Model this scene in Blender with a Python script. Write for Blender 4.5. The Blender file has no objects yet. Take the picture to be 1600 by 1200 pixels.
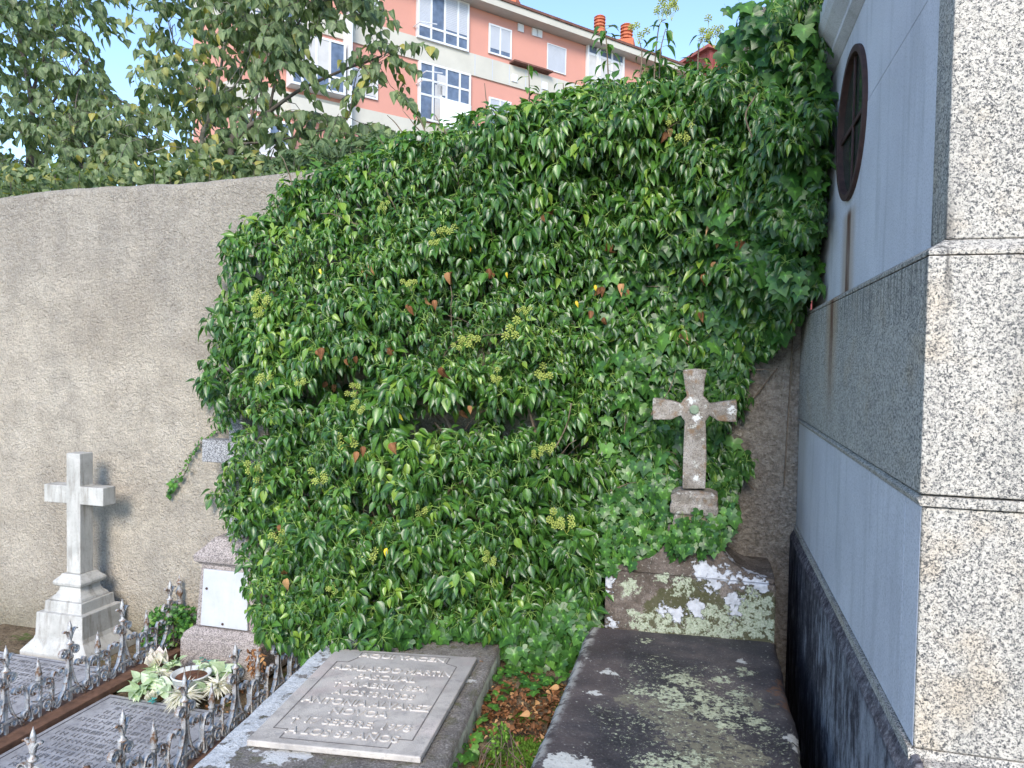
import bpy, bmesh, math, random
import numpy as np
from mathutils import Vector, Matrix, noise as mnoise
random.seed(7); rng = np.random.default_rng(7)
sc = bpy.context.scene
COL = sc.collection
R_ = math.radians
# ------------------------------------------------------------------ camera
FPX = 1155.0
EYE = Vector((0, 0, 1.7))
cam_d = bpy.data.cameras.new("camera"); cam = bpy.data.objects.new("camera", cam_d); COL.objects.link(cam)
cam_d.sensor_width = 36; cam_d.lens = FPX / 1600 * 36; cam_d.clip_start = 0.05; cam_d.clip_end = 3000
ROT = Matrix.Rotation(R_(15), 3, 'Z') @ Matrix.Rotation(R_(90 - 1.95), 3, 'X') @ Matrix.Rotation(R_(1.0), 3, 'Z')
cam.matrix_world = Matrix.Translation(EYE) @ ROT.to_4x4()
sc.camera = cam
def ray(px, py): return ROT @ Vector(((px - 800) / FPX, -(py - 600) / FPX, -1))
def on_v(px, py, v): d = ray(px, py); return EYE + d * (v / d.y)
def on_u(px, py, u): d = ray(px, py); return EYE + d * (u / d.x)
def on_z(px, py, z): d = ray(px, py); return EYE + d * ((z - EYE.z) / d.z)
def proj(p):
    q = ROT.transposed() @ (Vector(p) - EYE)
    return (800 + FPX * q.x / -q.z, 600 - FPX * q.y / -q.z)
# ------------------------------------------------------------------ object helpers
def tag(o, label=None, cat=None, group=None, kind=None):
    if label: o['label'] = label
    if cat: o['category'] = cat
    if group: o['group'] = group
    if kind: o['kind'] = kind
    return o
def empty(name, loc, label, cat, group=None, rz=0):
    o = bpy.data.objects.new(name, None); COL.objects.link(o); o.location = loc; o.rotation_euler = (0, 0, rz)
    o.empty_display_size = .1
    return tag(o, label, cat, group)
def link(name, me, mat=None, parent=None, smooth=False):
    o = bpy.data.objects.new(name, me); COL.objects.link(o)
    if mat is not None: me.materials.append(mat)
    if parent is not None:
        o.parent = parent
        o.matrix_parent_inverse = (Matrix.Translation(parent.location) @ Matrix.Rotation(parent.rotation_euler[2], 4, 'Z')).inverted()
    if smooth:
        for p in me.polygons: p.use_smooth = True
    return o
class MB:
    """collects geometry and links it as one mesh"""
    def __init__(s): s.v = []; s.f = []; s.a = {}
    def add(s, v, f):
        n = len(s.v); s.v += [tuple(p) for p in v]; s.f += [tuple(i + n for i in q) for q in f]; return s
    def box(s, a, b, M=None):
        x0, y0, z0 = a; x1, y1, z1 = b
        v = [Vector(p) for p in ((x0,y0,z0),(x1,y0,z0),(x1,y1,z0),(x0,y1,z0),(x0,y0,z1),(x1,y0,z1),(x1,y1,z1),(x0,y1,z1))]
        if M is not None: v = [M @ p for p in v]
        return s.add(v, [(0,3,2,1),(4,5,6,7),(0,1,5,4),(1,2,6,5),(2,3,7,6),(3,0,4,7)])
    def hexa(s, b4, t4):
        return s.add(list(b4) + list(t4), [(0,3,2,1),(4,5,6,7),(0,1,5,4),(1,2,6,5),(2,3,7,6),(3,0,4,7)])
    def prism(s, pts, axis, a, b):
        """closed outline pts (2D) extruded along axis between a and b"""
        n = len(pts)
        def mk(p, t): return {'x': (t, p[0], p[1]), 'y': (p[0], t, p[1]), 'z': (p[0], p[1], t)}[axis]
        v = [mk(p, a) for p in pts] + [mk(p, b) for p in pts]
        f = [tuple(range(n)), tuple(range(2*n-1, n-1, -1))] + [(i, i+n, (i+1) % n + n, (i+1) % n) for i in range(n)]
        return s.add(v, f)
    def stack(s, cx, cy, rows):
        """rows of (z, half x, half y) joined as a stepped square pedestal"""
        v = []; f = []
        for z, hx, hy in rows: v += [(cx-hx,cy-hy,z),(cx+hx,cy-hy,z),(cx+hx,cy+hy,z),(cx-hx,cy+hy,z)]
        f.append((3,2,1,0))
        for i in range(len(rows)-1):
            for k in range(4): a = 4*i+k; b = 4*i+(k+1) % 4; f.append((a, b, b+4, a+4))
        n = 4*(len(rows)-1); f.append((n,n+1,n+2,n+3))
        return s.add(v, f)
    def tube(s, pts, rad, seg=6, cap=True):
        pts = [Vector(p) for p in pts]; n = len(pts)
        if not hasattr(rad, '__len__'): rad = [rad]*n
        v = []; f = []
        for i, p in enumerate(pts):
            t = (pts[min(i+1, n-1)] - pts[max(i-1, 0)]).normalized()
            u = t.cross(Vector((0, 0, 1)) if abs(t.z) < .9 else Vector((1, 0, 0))).normalized(); w = t.cross(u)
            for k in range(seg):
                a = 2*math.pi*k/seg; v.append(p + (u*math.cos(a) + w*math.sin(a))*rad[i])
        for i in range(n-1):
            for k in range(seg): a = i*seg+k; b = i*seg+(k+1) % seg; f.append((a, b, b+seg, a+seg))
        if cap: f += [tuple(range(seg-1, -1, -1)), tuple(range((n-1)*seg, n*seg))]
        return s.add(v, f)
    def lathe(s, c, prof, seg=12, sx=1, sy=1):
        v = []; f = []
        for r, z in prof:
            for k in range(seg):
                a = 2*math.pi*k/seg; v.append((c[0]+r*math.cos(a)*sx, c[1]+r*math.sin(a)*sy, c[2]+z))
        for i in range(len(prof)-1):
            for k in range(seg): a = i*seg+k; b = i*seg+(k+1) % seg; f.append((a, b, b+seg, a+seg))
        f += [tuple(range(seg-1, -1, -1)), tuple(range((len(prof)-1)*seg, len(prof)*seg))]
        return s.add(v, f)
    def build(s, name, mat, parent=None, bevel=0, smooth=False, seg=2):
        me = bpy.data.meshes.new(name); me.from_pydata([tuple(p) for p in s.v], [], s.f); me.update()
        bm = bmesh.new(); bm.from_mesh(me); bmesh.ops.recalc_face_normals(bm, faces=bm.faces); bm.to_mesh(me); bm.free()
        o = link(name, me, mat, parent, smooth)
        if bevel:
            b = o.modifiers.new("bevel", 'BEVEL'); b.width = bevel; b.segments = seg; b.limit_method = 'ANGLE'; b.angle_limit = R_(30)
        return o
def bulk(name, V, F, mat, parent=None, attrs=None, smooth=True):
    """V (n,3) float, F (m,4) or (m,3) int: fast mesh"""
    me = bpy.data.meshes.new(name); V = np.ascontiguousarray(V, dtype=np.float32); F = np.ascontiguousarray(F, dtype=np.int32)
    k = F.shape[1]; me.vertices.add(len(V)); me.vertices.foreach_set('co', V.ravel())
    me.loops.add(F.size); me.loops.foreach_set('vertex_index', F.ravel())
    me.polygons.add(len(F)); me.polygons.foreach_set('loop_start', np.arange(0, F.size, k, dtype=np.int32))
    me.polygons.foreach_set('loop_total', np.full(len(F), k, dtype=np.int32))
    me.update(calc_edges=True); me.validate()
    if smooth: me.polygons.foreach_set('use_smooth', np.ones(len(F), dtype=bool))
    for an, arr in (attrs or {}).items():
        at = me.attributes.new(an, 'FLOAT', 'POINT'); at.data.foreach_set('value', np.asarray(arr, dtype=np.float32))
    return link(name, me, mat, parent)
def copy_part(o, parent):
    c = o.copy(); COL.objects.link(c); mi = o.matrix_parent_inverse.copy(); c.parent = parent; c.matrix_parent_inverse = mi; return c
# ------------------------------------------------------------------ material helpers
class NT:
    def __init__(s, name):
        s.m = bpy.data.materials.new(name); s.m.use_nodes = True; s.t = s.m.node_tree; s.n = s.t.nodes
        s.b = s.n['Principled BSDF']; s.out = s.n['Material Output']; s.co = None
    def node(s, ty, **kw):
        n = s.n.new(ty)
        for k, v in kw.items():
            if k.startswith('i_'): s.set(n.inputs[k[2:].replace('_', ' ')], v)
            elif k.startswith('n') and k[1:].isdigit(): s.set(n.inputs[int(k[1:])], v)
            else: setattr(n, k, v)
        return n
    def set(s, sock, v):
        if hasattr(v, 'is_output') or isinstance(v, bpy.types.NodeSocket): s.t.links.new(v, sock)
        elif isinstance(v, (tuple, list)) and len(v) == 3 and sock.type == 'RGBA': sock.default_value = (*v, 1)
        else: sock.default_value = v
    def obj(s):
        if s.co is None: s.co = s.node('ShaderNodeTexCoord').outputs['Object']
        return s.co
    def noise(s, scale, detail=4, rough=.55, co=None, dist=0, col=False):
        n = s.node('ShaderNodeTexNoise', i_Vector=co if co is not None else s.obj(), i_Scale=scale, i_Detail=detail, i_Roughness=rough, i_Distortion=dist)
        return n.outputs['Color' if col else 'Fac']
    def vor(s, scale, feature='F1', out='Distance', co=None, rnd=1):
        n = s.node('ShaderNodeTexVoronoi', feature=feature, i_Scale=scale, i_Vector=co if co is not None else s.obj(), i_Randomness=rnd)
        return n.outputs[out]
    def ramp(s, fac, stops, interp='LINEAR'):
        n = s.node('ShaderNodeValToRGB'); s.set(n.inputs[0], fac); cr = n.color_ramp; cr.interpolation = interp
        while len(cr.elements) < len(stops): cr.elements.new(.5)
        for e, (p, c) in zip(cr.elements, stops):
            e.position = p; e.color = (*c, 1) if isinstance(c, tuple) else (c, c, c, 1)
        return n.outputs[0]
    def mix(s, f, a, b, mode='MIX'):
        n = s.node('ShaderNodeMix', data_type='RGBA', blend_type=mode)
        s.set(n.inputs[0], f); s.set(n.inputs[6], a); s.set(n.inputs[7], b); return n.outputs[2]
    def math(s, op, a, b=0.0, c=None, clamp=False):
        n = s.node('ShaderNodeMath', operation=op, use_clamp=clamp); s.set(n.inputs[0], a); s.set(n.inputs[1], b)
        if c is not None: s.set(n.inputs[2], c)
        return n.outputs[0]
    def sep(s, co=None):
        n = s.node('ShaderNodeSeparateXYZ'); s.set(n.inputs[0], co if co is not None else s.obj()); return n.outputs
    def mapping(s, scale=(1,1,1), loc=(0,0,0), rot=(0,0,0), co=None):
        n = s.node('ShaderNodeMapping'); s.set(n.inputs[0], co if co is not None else s.obj())
        n.inputs['Scale'].default_value = scale; n.inputs['Location'].default_value = loc; n.inputs['Rotation'].default_value = rot; return n.outputs[0]
    def step(s, x, lo, hi):
        n = s.node('ShaderNodeMapRange', interpolation_type='SMOOTHSTEP', n0=x, n1=lo, n2=hi, n3=0.0, n4=1.0); return n.outputs[0]
    def blob(s, pts, nscale=14, wob=.05):
        """soft mask 0..1 around world points (x,y,z,r): edge wobbled by noise"""
        nz = s.math('MULTIPLY', s.math('SUBTRACT', s.noise(nscale, 6, .65), .5), wob*4); tot = None
        for x, y, z, r in pts:
            d = s.node('ShaderNodeVectorMath', operation='DISTANCE'); s.set(d.inputs[0], s.obj()); d.inputs[1].default_value = (x, y, z)
            k = s.math('SUBTRACT', r, s.math('ADD', d.outputs['Value'], nz))
            tot = k if tot is None else s.math('MAXIMUM', tot, k)
        return s.step(tot, -.004, .006)
    def bump(s, h, strength=.5, dist=.01, prev=None):
        n = s.node('ShaderNodeBump', i_Height=h, i_Strength=strength, i_Distance=dist)
        if prev is not None: s.set(n.inputs['Normal'], prev)
        return n.outputs[0]
    def fin(s, col, rough=.8, normal=None, spec=.5, metal=0, **kw):
        s.set(s.b.inputs['Base Color'], col); s.set(s.b.inputs['Roughness'], rough); s.b.inputs['Specular IOR Level'].default_value = spec
        s.set(s.b.inputs['Metallic'], metal)
        if normal is not None: s.set(s.b.inputs['Normal'], normal)
        for k, v in kw.items(): s.set(s.b.inputs[k.replace('_', ' ')], v)
        return s.m
MAT = {}
# stucco wall
def m_wall():
    n = NT('wall_stucco'); x, y, z = n.sep()
    big = n.noise(1.3, 5, .6); mid = n.noise(7, 6, .65); fine = n.noise(70, 5, .7); grit = n.noise(160, 3, .7)
    base = n.ramp(big, [(.3, (.50, .43, .345)), (.5, (.65, .57, .465)), (.72, (.76, .68, .565))])
    base = n.mix(n.ramp(mid, [(.38, 0.0), (.62, .6)]), base, (.42, .365, .30))
    base = n.mix(n.ramp(n.noise(2.6, 6, .7, co=n.mapping(loc=(4, 2, 1), scale=(1, 1, .6))), [(.54, 0.0), (.68, .38)]), base, (.36, .325, .285))
    # weathering: greyer near the coping and at the mausoleum end; darker and browner at the foot
    wob = n.math('MULTIPLY', n.math('SUBTRACT', n.noise(2.2, 5, .6), .5), 1.1)
    topm = n.step(n.math('ADD', z, wob), 1.55, 2.5)
    base = n.mix(n.math('MULTIPLY', topm, .42), base, n.ramp(n.noise(30, 6, .75), [(.38, (.22, .20, .18)), (.58, (.42, .39, .355))]))
    stre = n.noise(5, 5, .6, co=n.mapping(scale=(1, 1, .14)))
    base = n.mix(n.math('MULTIPLY', n.ramp(stre, [(.54, 0.0), (.75, 1.0)]), .28), base, (.26, .235, .21))
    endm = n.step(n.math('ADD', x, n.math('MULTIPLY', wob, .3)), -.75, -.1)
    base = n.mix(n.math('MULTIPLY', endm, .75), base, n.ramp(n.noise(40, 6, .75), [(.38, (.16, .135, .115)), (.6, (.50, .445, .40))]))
    foot = n.step(n.math('ADD', z, n.math('MULTIPLY', wob, .35)), .25, -.2)
    base = n.mix(n.math('MULTIPLY', foot, .7), base, (.24, .21, .13))
    pits = n.ramp(n.vor(62), [(.10, 0.0), (.26, 1.0)])
    pmask = n.ramp(n.noise(11, 3, .6), [(.46, 0.0), (.6, .9)])
    base = n.mix(n.math('MULTIPLY', n.math('SUBTRACT', 1.0, pits), pmask), base, (.13, .12, .10))
    base = n.mix(n.ramp(fine, [(.35, .75), (.56, 0.0)]), base, n.mix(.5, base, (.16, .14, .12)))
    h = n.math('ADD', n.math('MULTIPLY', fine, .8), n.math('ADD', n.math('MULTIPLY', grit, .4), n.math('MULTIPLY', n.noise(26, 5, .6, dist=1.6), 1.3)))
    return n.fin(base, .92, n.bump(h, 1.0, .026), .25)
MAT['wall'] = m_wall()
def m_granite(name, stops, scale=170, tint=None, bumpd=.0025, extra=None, rough=.75):
    n = NT(name)
    wco = n.node('ShaderNodeVectorMath', operation='ADD'); n.set(wco.inputs[0], n.obj())
    nz = n.node('ShaderNodeVectorMath', operation='SCALE'); n.set(nz.inputs[0], n.noise(scale*.7, 2, .5, col=True)); nz.inputs['Scale'].default_value = 1.1/scale*1.6
    n.set(wco.inputs[1], nz.outputs[0]); co = wco.outputs[0]
    a = n.sep(n.vor(scale, out='Color', co=co))[0]; b = n.sep(n.vor(scale*2.3, out='Color', co=co))[1]
    f = n.math('ADD', n.math('MULTIPLY', a, .55), n.math('MULTIPLY', b, .45))
    f = n.math('ADD', f, n.math('MULTIPLY', n.math('SUBTRACT', n.noise(9, 5, .6), .5), .22))
    col = n.ramp(f, stops)
    if extra: col = extra(n, col)
    h = n.math('ADD', n.noise(scale*.8, 4, .7), n.math('MULTIPLY', f, .6))
    return n.fin(col, rough, n.bump(h, .4, bumpd), .35)
# rust line of the round window in the mausoleum flank
RP = on_u(1326, 330, .47)
def rust(n, col):
    x, y, z = n.sep()
    wob = n.math('MULTIPLY', n.math('SUBTRACT', n.noise(6, 4, .6), .5), .016)
    d = n.math('ABSOLUTE', n.math('ADD', n.math('SUBTRACT', y, RP.y), wob))
    thin = n.step(d, .055, .02); wide = n.step(d, .18, .05)
    below = n.step(z, RP.z + .02, RP.z - .02); fade = n.step(z, 1.42, 1.9)
    nn = n.ramp(n.noise(30, 4, .6, co=n.mapping(scale=(1, 1, .2))), [(.3, .55), (.6, 1.0)])
    side = n.step(x, .60, .55)
    col = n.mix(n.math('MULTIPLY', n.math('MULTIPLY', n.math('MULTIPLY', wide, below), n.math('MULTIPLY', fade, side)), .6), col, (.36, .24, .14))
    return n.mix(n.math('MULTIPLY', n.math('MULTIPLY', n.math('MULTIPLY', thin, below), n.math('MULTIPLY', fade, side)), n.math('MULTIPLY', nn, .95)), col, (.10, .032, .016))
def damp_runs(n, col, amt=.35, c=(.10, .10, .10)):
    s = n.noise(14, 5, .65, co=n.mapping(scale=(1, 1, .09)))
    return n.mix(n.math('MULTIPLY', n.ramp(s, [(.5, 0.0), (.66, 1.0)]), amt), col, c)
def ex_tier2(n, col):
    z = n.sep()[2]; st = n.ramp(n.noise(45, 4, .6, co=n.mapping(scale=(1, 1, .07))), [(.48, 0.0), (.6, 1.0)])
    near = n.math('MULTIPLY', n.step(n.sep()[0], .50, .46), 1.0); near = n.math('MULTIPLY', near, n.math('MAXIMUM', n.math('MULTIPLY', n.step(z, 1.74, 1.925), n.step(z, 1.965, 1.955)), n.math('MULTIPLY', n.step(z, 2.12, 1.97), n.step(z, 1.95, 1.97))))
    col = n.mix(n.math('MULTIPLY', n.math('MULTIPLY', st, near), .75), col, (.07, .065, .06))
    return rust(n, damp_runs(n, col, .15))
def ex_warm(n, col):
    m = n.ramp(n.noise(5, 4, .6), [(.54, 0.0), (.70, .4)])
    col = n.mix(m, col, n.mix(1.0, col, (1.0, .80, .55), 'MULTIPLY'))
    return n.mix(n.ramp(n.noise(13, 5, .6), [(.62, 0.0), (.74, .4)]), col, (.16, .155, .15))
G = [(.23, (.055, .055, .056)), (.35, (.18, .175, .17)), (.45, (.34, .315, .28)), (.58, (.44, .405, .355)), (.74, (.54, .50, .44))]
MAT['granite_rough'] = m_granite('granite_rough', G, 250, extra=lambda n, c: ex_tier2(n, ex_warm(n, c)), bumpd=.003)
def m_smooth_panel():
    n = NT('granite_smooth')
    f = n.noise(220, 3, .7); g = n.noise(2.5, 5, .55)
    col = n.ramp(g, [(.3, (.52, .51, .55)), (.7, (.64, .63, .67))])
    col = n.mix(n.ramp(f, [(.36, .55), (.52, 0.0)]), col, (.26, .26, .28))
    col = damp_runs(n, col, .28, (.22, .225, .235))
    x, y, z = n.sep()
    col = n.mix(n.math('MULTIPLY', n.step(n.math('ADD', y, n.math('MULTIPLY', n.noise(3), .2)), 3.1, 3.9), .35), col, (.62, .58, .5))
    col = rust(n, col)
    return n.fin(col, .62, n.bump(n.math('ADD', f, n.noise(60, 4)), .35, .0015), .4)
MAT['granite_smooth'] = m_smooth_panel()
def m_plinth():
    n = NT('granite_plinth'); x, y, z = n.sep()
    g = n.noise(16, 8, .75, co=n.mapping(scale=(1, 1, .45))); f = n.noise(170, 4, .75)
    v = n.math('ADD', g, n.math('MULTIPLY', n.step(y, 2.0, 3.3), -.17)); v = n.math('ADD', v, n.math('MULTIPLY', n.math('SUBTRACT', n.noise(2.2, 4, .6), .5), .35))
    col = n.ramp(v, [(.26, (.045, .038, .046)), (.40, (.13, .12, .135)), (.48, (.34, .34, .37)), (.60, (.54, .54, .58))])
    top = n.math('MULTIPLY', n.step(n.math('ADD', z, n.math('MULTIPLY', n.noise(22), .03)), .84, .86), .8)
    col = n.mix(top, col, n.ramp(n.noise(50, 6, .75), [(.38, (.05, .04, .05)), (.52, (.17, .15, .17)), (.62, (.42, .40, .42))]))
    col = n.mix(n.ramp(f, [(.36, .6), (.46, 0.0)]), col, (.05, .045, .052)); col = n.mix(n.ramp(f, [(.56, 0.0), (.68, .35)]), col, (.42, .42, .46))
    return n.fin(col, .97, n.bump(n.math('ADD', n.noise(60, 6, .75), f), 1.0, .014), .12)
MAT['plinth'] = m_plinth()
def m_marble(name, c0, c1, dirt=(.28, .27, .26), streak=.5, z0=None):
    n = NT(name)
    g = n.noise(6, 6, .6, dist=.6); col = n.ramp(g, [(.35, c0), (.65, c1)])
    st = n.noise(20, 5, .65, co=n.mapping(scale=(1, 1, .15)))
    col = n.mix(n.math('MULTIPLY', n.ramp(st, [(.5, 0.0), (.68, 1.0)]), streak), col, dirt)
    sp = n.ramp(n.noise(90, 4, .7), [(.3, .5), (.44, 0.0)]); col = n.mix(sp, col, dirt)
    return n.fin(col, .55, n.bump(n.noise(80, 5, .7), .35, .002), .4)
MAT['marble_white'] = m_marble('marble_white', (.36, .35, .325), (.50, .485, .455), (.20, .18, .15), .75)
MAT['marble_plaque_white'] = m_marble('marble_plaque_white', (.42, .43, .455), (.50, .51, .54), (.38, .39, .42), .35)
MAT['pink_granite'] = m_granite('pink_granite', [(.25, (.10, .09, .085)), (.4, (.22, .185, .175)), (.55, (.32, .275, .26)), (.75, (.42, .37, .35))], 190, bumpd=.002)
MAT['grey_granite'] = m_granite('grey_granite', [(.25, (.05, .05, .055)), (.4, (.16, .16, .17)), (.55, (.28, .28, .29)), (.75, (.42, .42, .43))], 190, bumpd=.002)
def m_plaque():
    n = NT('marble_weathered')
    g = n.noise(5, 6, .62, dist=.5); col = n.ramp(g, [(.32, (.30, .27, .25)), (.5, (.49, .445, .40)), (.7, (.62, .565, .50))])
    x, y, z = n.sep()
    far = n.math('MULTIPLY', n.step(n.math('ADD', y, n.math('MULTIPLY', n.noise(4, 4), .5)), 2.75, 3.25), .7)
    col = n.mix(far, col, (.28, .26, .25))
    col = n.mix(n.ramp(n.noise(26, 6, .7), [(.54, 0.0), (.66, .6)]), col, (.26, .24, .23))
    col = n.mix(n.ramp(n.noise(3.2, 3, .6, co=n.mapping(loc=(3, 1, 0))), [(.55, 0.0), (.7, .35)]), col, (.62, .45, .42))
    return n.fin(col, .7, n.bump(n.math('ADD', n.noise(60, 6, .7), n.noise(200, 2)), .5, .003), .35)
MAT['marble_weathered'] = m_plaque()
def m_plain(name, c, rough=.7, var=.25, scale=12, bump=.2, spec=.4, metal=0, dist=.003):
    n = NT(name); col = n.ramp(n.noise(scale, 5, .6), [(.3, tuple(k*(1-var) for k in c)), (.7, tuple(min(1, k*(1+var)) for k in c))])
    return n.fin(col, rough, n.bump(n.noise(scale*6, 4, .6), bump, dist), spec, metal)
MAT['letter'] = m_plain('letter_relief', (.47, .43, .39), .7, .2, 30)
MAT['groove'] = m_plain('groove_dirt', (.17, .155, .145), .9, .3, 60)
# lead grey script slabs
def m_slab_blue():
    n = NT('slab_grey_marble'); g = n.noise(4, 5, .6)
    col = n.ramp(g, [(.3, (.22, .22, .24)), (.55, (.40, .40, .42)), (.75, (.50, .50, .52))])
    col = n.mix(n.ramp(n.noise(55, 5, .7), [(.5, 0.0), (.62, .5)]), col, (.14, .14, .16))
    return n.fin(col, .6, n.bump(n.noise(120, 4, .6), .4, .002), .4)
MAT['slab_blue'] = m_slab_blue()
MAT['slab_letter'] = m_plain('slab_letter', (.23, .23, .245), .6, .3, 40)
MAT['slab_groove'] = m_plain('slab_groove', (.10, .10, .115), .8, .2, 40)
# middle tomb: rough cement with painted white flakes on the left edge, moss, lichen
def m_mid():
    n = NT('cement_tomb'); x, y, z = n.sep()
    f = n.noise(120, 4, .75); g = n.noise(6, 5, .6)
    col = n.ramp(g, [(.3, (.145, .13, .12)), (.5, (.22, .20, .185)), (.7, (.31, .285, .265))])
    col = n.mix(n.ramp(f, [(.36, .75), (.5, 0.0)]), col, (.06, .055, .05))
    col = n.mix(n.ramp(f, [(.56, 0.0), (.68, .6)]), col, (.50, .47, .44))
    moss = n.math('MULTIPLY', n.ramp(n.noise(17, 5, .7), [(.52, 0.0), (.6, .8)]), n.ramp(n.noise(3, 2), [(.4, .2), (.6, 1.0)]))
    col = n.mix(moss, col, (.10, .10, .045))
    # white flaking paint along left edge of the top
    ex = n.math('ADD', x, n.math('MULTIPLY', y, .085))     # follows the skewed left edge
    nz = n.math('MULTIPLY', n.math('SUBTRACT', n.noise(11, 7, .68), .5), .62)
    pm = n.step(n.math('ADD', ex, nz), -1.255, -1.275)
    pm = n.math('MULTIPLY', pm, n.step(z, .2, .3))
    col = n.mix(pm, col, n.ramp(n.noise(60, 4, .7), [(.3, (.36, .37, .38)), (.6, (.62, .63, .64))]))
    bl = [on_z(435, 1180, .41), on_z(470, 1178, .41), on_z(712, 1078, .41), on_z(730, 1063, .41), on_z(696, 1108, .41), on_z(722, 1130, .41), on_z(430, 1185, .41)]
    bm_ = n.blob([(bl[0].x, bl[0].y, .41, .045), (bl[1].x, bl[1].y, .41, .04), (bl[2].x, bl[2].y, .41, .012), (bl[3].x, bl[3].y, .41, .022), (bl[4].x, bl[4].y, .41, .018), (bl[6].x, bl[6].y, .41, .035)], 34, .035)
    col = n.mix(bm_, col, (.56, .56, .55))
    sidem = n.math('MULTIPLY', n.step(z, .40, .385), n.ramp(n.noise(9, 6, .7), [(.42, 0.0), (.56, .85)]))
    col = n.mix(sidem, col, (.42, .46, .38))
    return n.fin(col, .93, n.bump(n.math('ADD', f, n.math('MULTIPLY', n.noise(25, 5, .6), 1.2)), .9, .006), .25)
MAT['mid'] = m_mid()
def m_lichen_slab():
    n = NT('lichen_slab'); x, y, z = n.sep()
    g = n.noise(4.5, 6, .62); f = n.noise(110, 4, .7)
    col = n.ramp(g, [(.3, (.022, .021, .027)), (.5, (.050, .045, .05)), (.68, (.12, .10, .095))])
    lm = n.step(n.math('ADD', x, n.math('MULTIPLY', n.noise(5, 4), .35)), -.05, -.35)
    col = n.mix(n.math('MULTIPLY', lm, .6), col, (.10, .075, .072))
    col = n.mix(n.ramp(f, [(.56, 0.0), (.72, .35)]), col, (.28, .26, .26))
    def lichen(col, pts, c, ns, wob):
        return n.mix(n.blob(pts, ns, wob), col, c)
    P = lambda px, py, r: (*on_z(px, py, .5), r)
    olive = n.math('MULTIPLY', n.blob([P(1040, 1110, .10), P(1090, 1150, .12), P(1130, 1185, .13), P(985, 1095, .05), P(1180, 1100, .05)], 16, .05), n.ramp(n.noise(34, 5, .7), [(.42, 0.0), (.5, .8)]))
    col = n.mix(olive, col, (.185, .175, .125))
    breakup = n.ramp(n.noise(42, 6, .75), [(.44, 0.0), (.49, 1.0)])
    grn = n.blob([P(1000, 1078, .035), P(1060, 1062, .055), P(1085, 1068, .035), P(1045, 1085, .06), P(1100, 1088, .05), P(1150, 1082, .035), P(1130, 1100, .05), P(1055, 1100, .05),
                  P(1155, 1110, .035), P(1110, 1112, .05), P(1180, 1128, .035), P(1195, 1137, .02), P(1140, 1135, .035), P(1010, 1003, .022), P(1085, 1186, .04), P(1165, 1050, .03), P(1125, 1062, .03), P(1020, 1190, .05), P(1060, 1195, .05)], 26, .06)
    grn = n.math('MULTIPLY', grn, breakup)
    lcol = n.ramp(n.noise(120, 3, .7), [(.35, (.30, .33, .22)), (.65, (.52, .55, .40))])
    col = n.mix(grn, col, lcol)
    zone = n.blob([P(1080, 1080, .24), P(1110, 1160, .30), P(1020, 1040, .10), P(960, 1120, .10)], 6, .08)
    fl = n.math('MULTIPLY', zone, n.ramp(n.noise(75, 6, .72, co=n.mapping(loc=(2, 3, 0))), [(.57, 0.0), (.605, 1.0)]))
    col = n.mix(n.math('MULTIPLY', fl, .85), col, lcol)
    fl2 = n.ramp(n.noise(60, 6, .75, co=n.mapping(loc=(7, 1, 0))), [(.61, 0.0), (.66, .7)]); col = n.mix(fl2, col, (.34, .34, .31))
    wht = n.blob([P(947, 1050, .022), P(958, 1052, .014), P(1160, 1033, .022), P(1243, 1153, .032), P(1248, 1166, .026), P(930, 1084, .02), P(880, 1195, .06), P(905, 1195, .045), P(920, 1030, .01)], 38, .03)
    col = n.mix(n.math('MULTIPLY', wht, n.ramp(n.noise(70, 4, .7), [(.3, .3), (.45, 1.0)])), col, (.50, .50, .47))
    edge = n.math('MULTIPLY', n.step(x, -.44, -.475), n.ramp(n.noise(18, 5, .7), [(.46, 0.0), (.56, .8)]))
    col = n.mix(edge, col, (.40, .39, .36))
    rs = n.blob([P(1215, 1080, .04), P(1235, 1100, .04), P(1222, 1065, .025)], 30, .03)
    col = n.mix(n.math('MULTIPLY', rs, n.math('MULTIPLY', breakup, .8)), col, (.16, .08, .045))
    specks = n.math('MULTIPLY', n.ramp(n.vor(38), [(.1, 1.0), (.16, 0.0)]), n.ramp(n.noise(6), [(.5, 0.0), (.6, 1.0)]))
    col = n.mix(specks, col, (.38, .38, .32))
    h = n.math('ADD', n.noise(50, 6, .7), n.math('MULTIPLY', grn, .5))
    return n.fin(col, n.ramp(g, [(.3, .5), (.6, .8)]), n.bump(h, .8, .005), .4)
MAT['lichen_slab'] = m_lichen_slab()
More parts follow.
